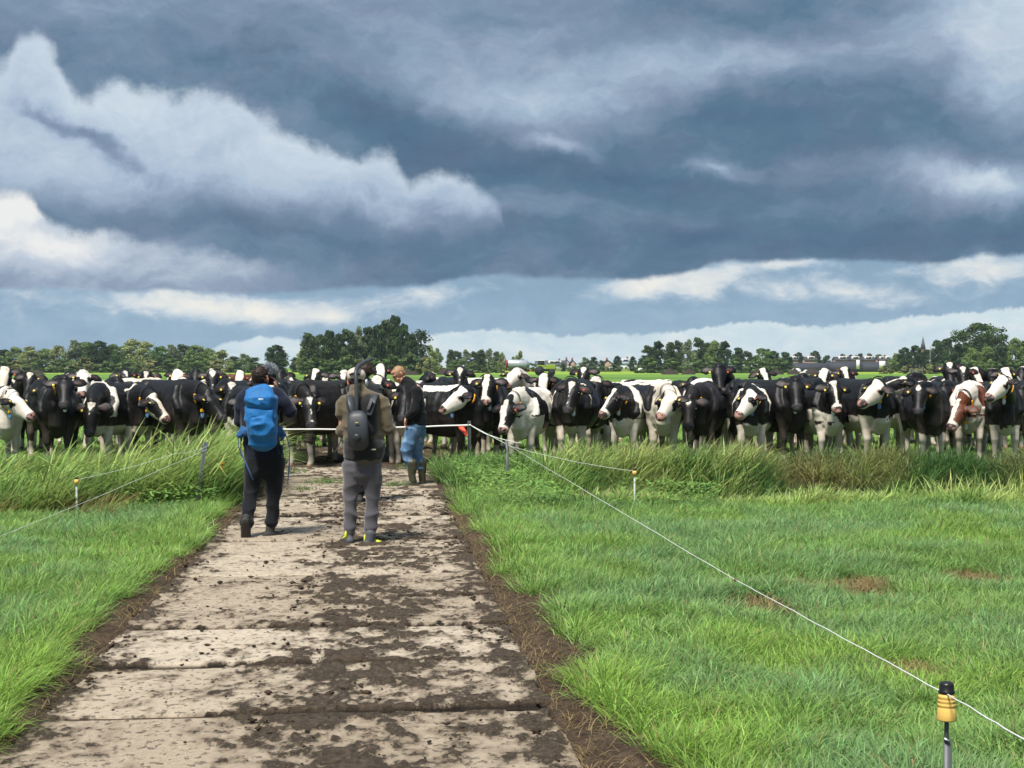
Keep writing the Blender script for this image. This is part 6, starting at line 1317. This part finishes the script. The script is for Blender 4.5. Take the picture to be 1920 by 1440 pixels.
    C((1897, 32.4), 0, (1893, 709), 12, 50, 'cow with a wide blaze behind the rightmost white-faced cow', {'thr': .5}, 'wide', seed=34, **W_)
    C((1925, 33.8), -20, (1914, 709), -25, 55, 'black and white patched cow in the top right of the herd', {'thr': .45}, 'black', seed=35, **W_)
    C((1940, 30.2), -12, (1918, 750), -8, 60, 'black cow with its muzzle cut by the right photo edge', {'leg': .3, 'thr': .8}, 'black', seed=36, **W_)
    C((600, 29.4), 172, (600, 770), 178, 30, 'black cow seen from behind at the middle of the track', {'leg': .8, 'thr': .62}, 'black', seed=37, eartags=False, **W_)
    C((508, 28.6), 5, (500, 768), 0, 60, 'black cow nearly hidden behind the blue backpack', {'leg': .7, 'thr': .65}, 'star', seed=38, **W_)
    # cows packed behind the front row
    K = [(78, 30.2, 6, 80, 741, 0, 'black', .7, 'black cow squeezed between the two leftmost black cows'), (214, 30.6, -8, 214, 733, -10, 'black', .62, 'black cow wedged behind the two cows with striped shoulders'), (345, 31.0, 0, 345, 738, 10, 'star', .55, 'cow mostly hidden behind the big all-black cow in profile'),
         (480, 31.6, 4, 482, 730, 0, 'black', .6, 'black cow behind the head of the dark-haired man'), (535, 30.0, 12, 530, 742, 10, 'black', .7, 'black cow close behind the right shoulder of the navy jacket'), (832, 31.8, -6, 826, 738, -8, 'black', .6, 'black cow behind the white face in profile at the orange flag'),
         (930, 31.4, 6, 934, 742, 5, 'black', .66, 'dark cow in the gap right of the pink-nosed white face'), (1052, 30.6, 10, 1046, 748, 6, 'black', .7, 'black cow behind the slanting white star'), (1200, 31.2, 35, 1222, 748, 40, 'black', .6, 'cow between the white stripe and the mostly white cow'),
         (1330, 30.4, -4, 1326, 745, -6, 'black', .75, 'black cow pressed behind the spotted lowered head'), (1378, 30.8, 8, 1376, 742, 0, 'black', .7, 'dark cow between the high black head and the wholly white face'), (1452, 31.0, -6, 1450, 742, -5, 'star', .6, 'cow behind the shoulder of the big all-black cow'),
         (1526, 30.6, 5, 1528, 742, 6, 'black', .62, 'dark cow left of the narrow blazed face'), (1592, 30.2, -5, 1596, 748, -4, 'black', .7, 'black cow between the narrow blaze and the big white face'), (1665, 31.6, 10, 1672, 748, 10, 'black', .6, 'dark cow under the uplifted profile head'),
         (1775, 30.8, -6, 1772, 742, -10, 'black', .72, 'black cow between the spotted cow and the red and white cow'), (1852, 30.8, 4, 1846, 745, -5, 'black', .66, 'dark cow behind the rump of the red and white cow'), (128, 33.8, 10, 128, 722, 12, 'heart', .6, 'far cow behind the black cow with the raised head at left'),
         (270, 34.4, -4, 272, 716, -6, 'star', .6, 'far cow above the blazed head at left'), (368, 34.4, 5, 366, 713, 4, 'black', .6, 'far black cow above the big all-black cow'), (668, 34.2, 0, 664, 716, 0, 'black', .5, 'far cow behind the head with the beige cap'),
         (812, 33.8, -70, 790, 728, -70, 'black', .45, 'far black and white cow behind the fair-haired man'), (1240, 33.8, 30, 1256, 738, 40, 'black', .35, 'far white-rumped cow behind the mostly white cow'), (1302, 33.4, 10, 1300, 728, 6, 'black', .7, 'far black cow left of the high black head'),
         (1500, 33.6, 6, 1510, 722, 10, 'black', .6, 'far black cow behind the head of the big all-black cow'), (1560, 34.6, -8, 1562, 716, -10, 'heart', .5, 'far cow with a small heart mark between two tilted white faces'), (1720, 34.2, 12, 1716, 722, 14, 'black', .6, 'far black cow right of the uplifted profile head'), (1868, 34.4, -6, 1862, 712, -4, 'black', .55, 'far dark cow just left of the rightmost raised white face')]
    for i, (x, d, yw, hx, hy, hyw, fc, th, lb) in enumerate(K): C((x, d), yw, (hx, hy), hyw, 50 + (i * 7) % 16, lb, {'thr': th, 'leg': .3 + (i % 4) * .2}, fc, seed=70 + i, **W_)
    # front row, left to right
    C((8, 27.2), 24, (46, 757), 68, 38, 'white cow with black patches at the left edge, head turned right', {'thr': .42, 'leg': 1.0, 'neck': 'w'}, 'white+patch', seed=41, collar='l', tags='b', legs=(0, .1, 0, 0))
    C((108, 27.4), 14, (121, 731), 14, 52, 'black cow with head held up and a yellow collar at left', {'leg': .28, 'thr': .95}, 'black', seed=42, collar='l', tags='w', legs=(.0, .05, 0, 0))
    C((193, 28.0), -16, (167, 783), -6, 70, 'black cow with lowered head and white forehead triangle and a white shoulder stripe', {'leg': .75, 'thr': .95, 'band': (.02, .05, .85)}, 'heart+', seed=43, legs=(.05, 0, 0, 0))
    C((256, 28.4), 32, (303, 763), 62, 46, 'black cow with a white shoulder stripe and blazed head turned right', {'leg': .85, 'thr': .95, 'band': (.0, .045, .8)}, 'blaze+jaw+nose', seed=44, collar='l', tags='b', legs=(0, .12, 0, 0))
    C((352, 27.8), 42, (409, 759), 60, 48, 'big all-black cow in profile right with a yellow collar and blue tag', {'leg': .2, 'thr': .97}, 'black', seed=45, collar='l', tags='b')
    C((450, 26.4), 5, (462, 770), 10, 60, 'cow with pale brisket hidden behind the blue backpack', {'leg': .9, 'thr': .8, 'front': .9}, 'black', seed=46)
    C((572, 25.6), -34, (583, 768), 18, 60, 'big black cow with a white forehead triangle standing on the track', {'leg': .34, 'thr': .96, 'rust': .3}, 'snip', seed=47, collar='l', tags='b', legs=(.05, -.05, 0, 0), fat=1.05)
    C((648, 26.8), -14, (636, 748), -16, 64, 'black cow with a yellow ear tag by the left arm of the olive sweater', {'leg': .62, 'thr': .85}, 'black', seed=48)
    C((716, 28.3), 8, (703, 733), -6, 58, 'cow with a broad white blaze right of the man with headphones', {'leg': .9, 'thr': .8}, 'wide', seed=49)
    C((768, 28.0), -22, (756, 757), -14, 60, 'black cow with a white shoulder curve behind the fair-haired man', {'leg': .75, 'thr': .85, 'band': (-.02, .12, .7)}, 'black', seed=50)
    C((866, 27.8), 52, (846, 748), -64, 36, 'black cow with a white face in profile left behind the orange flag', {'leg': .22, 'thr': .9, 'blobs': (('w', -.55, 0, 1.45, .5, .35, .18), ('w', -1.1, 0, 1.4, .2, .4, .25))}, 'white', seed=51, collar='r', tags='gb')
    C((914, 29.2), -4, (912, 729), -12, 54, 'black cow with a pink-nosed white face behind the parting post', {'leg': .3, 'thr': .9}, 'wide+nose+halfr', seed=52, collar='r', tags='g')
    C((980, 27.2), -14, (945, 780), -26, 60, 'black and white cow lowering a half white, half black face', {'leg': .8, 'thr': .52, 'front': .95}, 'white+halfr', seed=53, collar='r', tags='b')
    C((1073, 28.1), -10, (1067, 742), -24, 56, 'black cow with a slanting white star and white legs right of the lowered head', {'leg': .62, 'thr': .9, 'band': (.0, .04, .95)}, 'star', seed=54, collar='r', tags='w', legs=(.05, 0, 0, 0))
    C((1174, 28.0), -24, (1139, 754), -50, 44, 'cow with a white blaze and pink nose turned left, white shoulder stripe', {'leg': 1.0, 'thr': .92, 'band': (-.06, .13, .55), 'front': .86}, 'wide+nose+halfr', seed=55, collar='r', tags='w')
    C((1244, 27.9), -6, (1246, 757), -36, 40, 'mostly white cow with black eye patches near centre right', {'leg': 1.1, 'thr': .33, 'neck': 'w', 'blobs': (('k', .05, -.25, 1.15, .25, .12, .3), ('k', -.3, .35, 1.0, .3, .15, .3))}, 'white+patch', seed=56, collar='r', tags='w')
    C((1314, 28.3), -12, (1291, 773), -12, 66, 'black cow with lowered head and a small white forehead spot', {'leg': .36, 'thr': .97, 'rust': .5}, 'spot', seed=57, collar='r', tags='w')
    C((1410, 28.1), -14, (1394, 755), -48, 42, 'cow with a wholly white face, dark eye and blue collar tag', {'leg': .9, 'thr': .88, 'band': (-.02, .07, .9), 'front': .76}, 'white+eye', seed=58, collar='r', tags='b')
    C((1478, 28.6), 24, (1494, 737), -5, 58, 'big all-black cow with a yellow ear tag facing the camera right of centre', {'leg': .2, 'thr': .97}, 'black', seed=59, collar='r', tags='w', fat=1.05)
    C((1552, 28.3), 8, (1569, 743), 8, 62, 'black and white cow with a narrow blaze over a white muzzle', {'leg': .9, 'thr': .57, 'front': .8}, 'narrow+nose', seed=60, legs=(.05, 0, 0, 0), collar='r', tags='g')
    C((1638, 28.0), 10, (1628, 734), -54, 34, 'black cow with white legs, its big white face in profile left', {'leg': 1.0, 'thr': .93, 'front': .84}, 'white', seed=61, collar='r', tags='b')
    C((1746, 28.3), -6, (1722, 746), -22, 58, 'black cow with a small white forehead spot left of the red and white cow', {'leg': .55, 'thr': .93}, 'spot', seed=62, collar='r', tags='b', legs=(.06, 0, 0, 0))
    C((1818, 28.9), -20, (1789, 776), -46, 48, 'red and white cow with a white-blazed head lowered to the left', {'leg': 1.0, 'thr': .50, 'front': .86, 'blobs': (('w', .0, 0, 1.2, .5, .6, .5), ('k', .02, .12, 1.12, .24, .28, .24), ('w', -.5, 0, 1.4, .4, .4, .3))}, 'wide+nose+halfr', seed=63, dark=BROWN, collar='r', tags='y')
    C((1882, 28.5), -8, (1864, 723), -54, 36, 'black cow with a raised white face in profile at the right edge', {'leg': .55, 'thr': .93, 'front': .70}, 'white', seed=64, collar='r', tags='w', legs=(0, .05, 0, 0))

build_land(); mud_clods(); build_far(); build_trees(); build_fence(); build_people(); build_herd()
short_grass(); ditch_grass(); meadow_grass()

# ------------------------------------------------------------------ thin haze of distance
def build_haze():
    m, nt, out = new_mat('haze'); v = nt.nodes.new('ShaderNodeVolumePrincipled'); v.inputs['Color'].default_value = (.78, .88, 1.0, 1); v.inputs['Density'].default_value = .00013; v.inputs['Anisotropy'].default_value = .2
    nt.links.new(v.outputs[0], out.inputs['Volume'])
    A, F, _ = box((0, 590, 11), (1700, 1300, 26)); tag(link('haze', mesh_np('haze', A, F, [m])), 'thin pale haze over the meadow', kind='stuff')
build_haze()
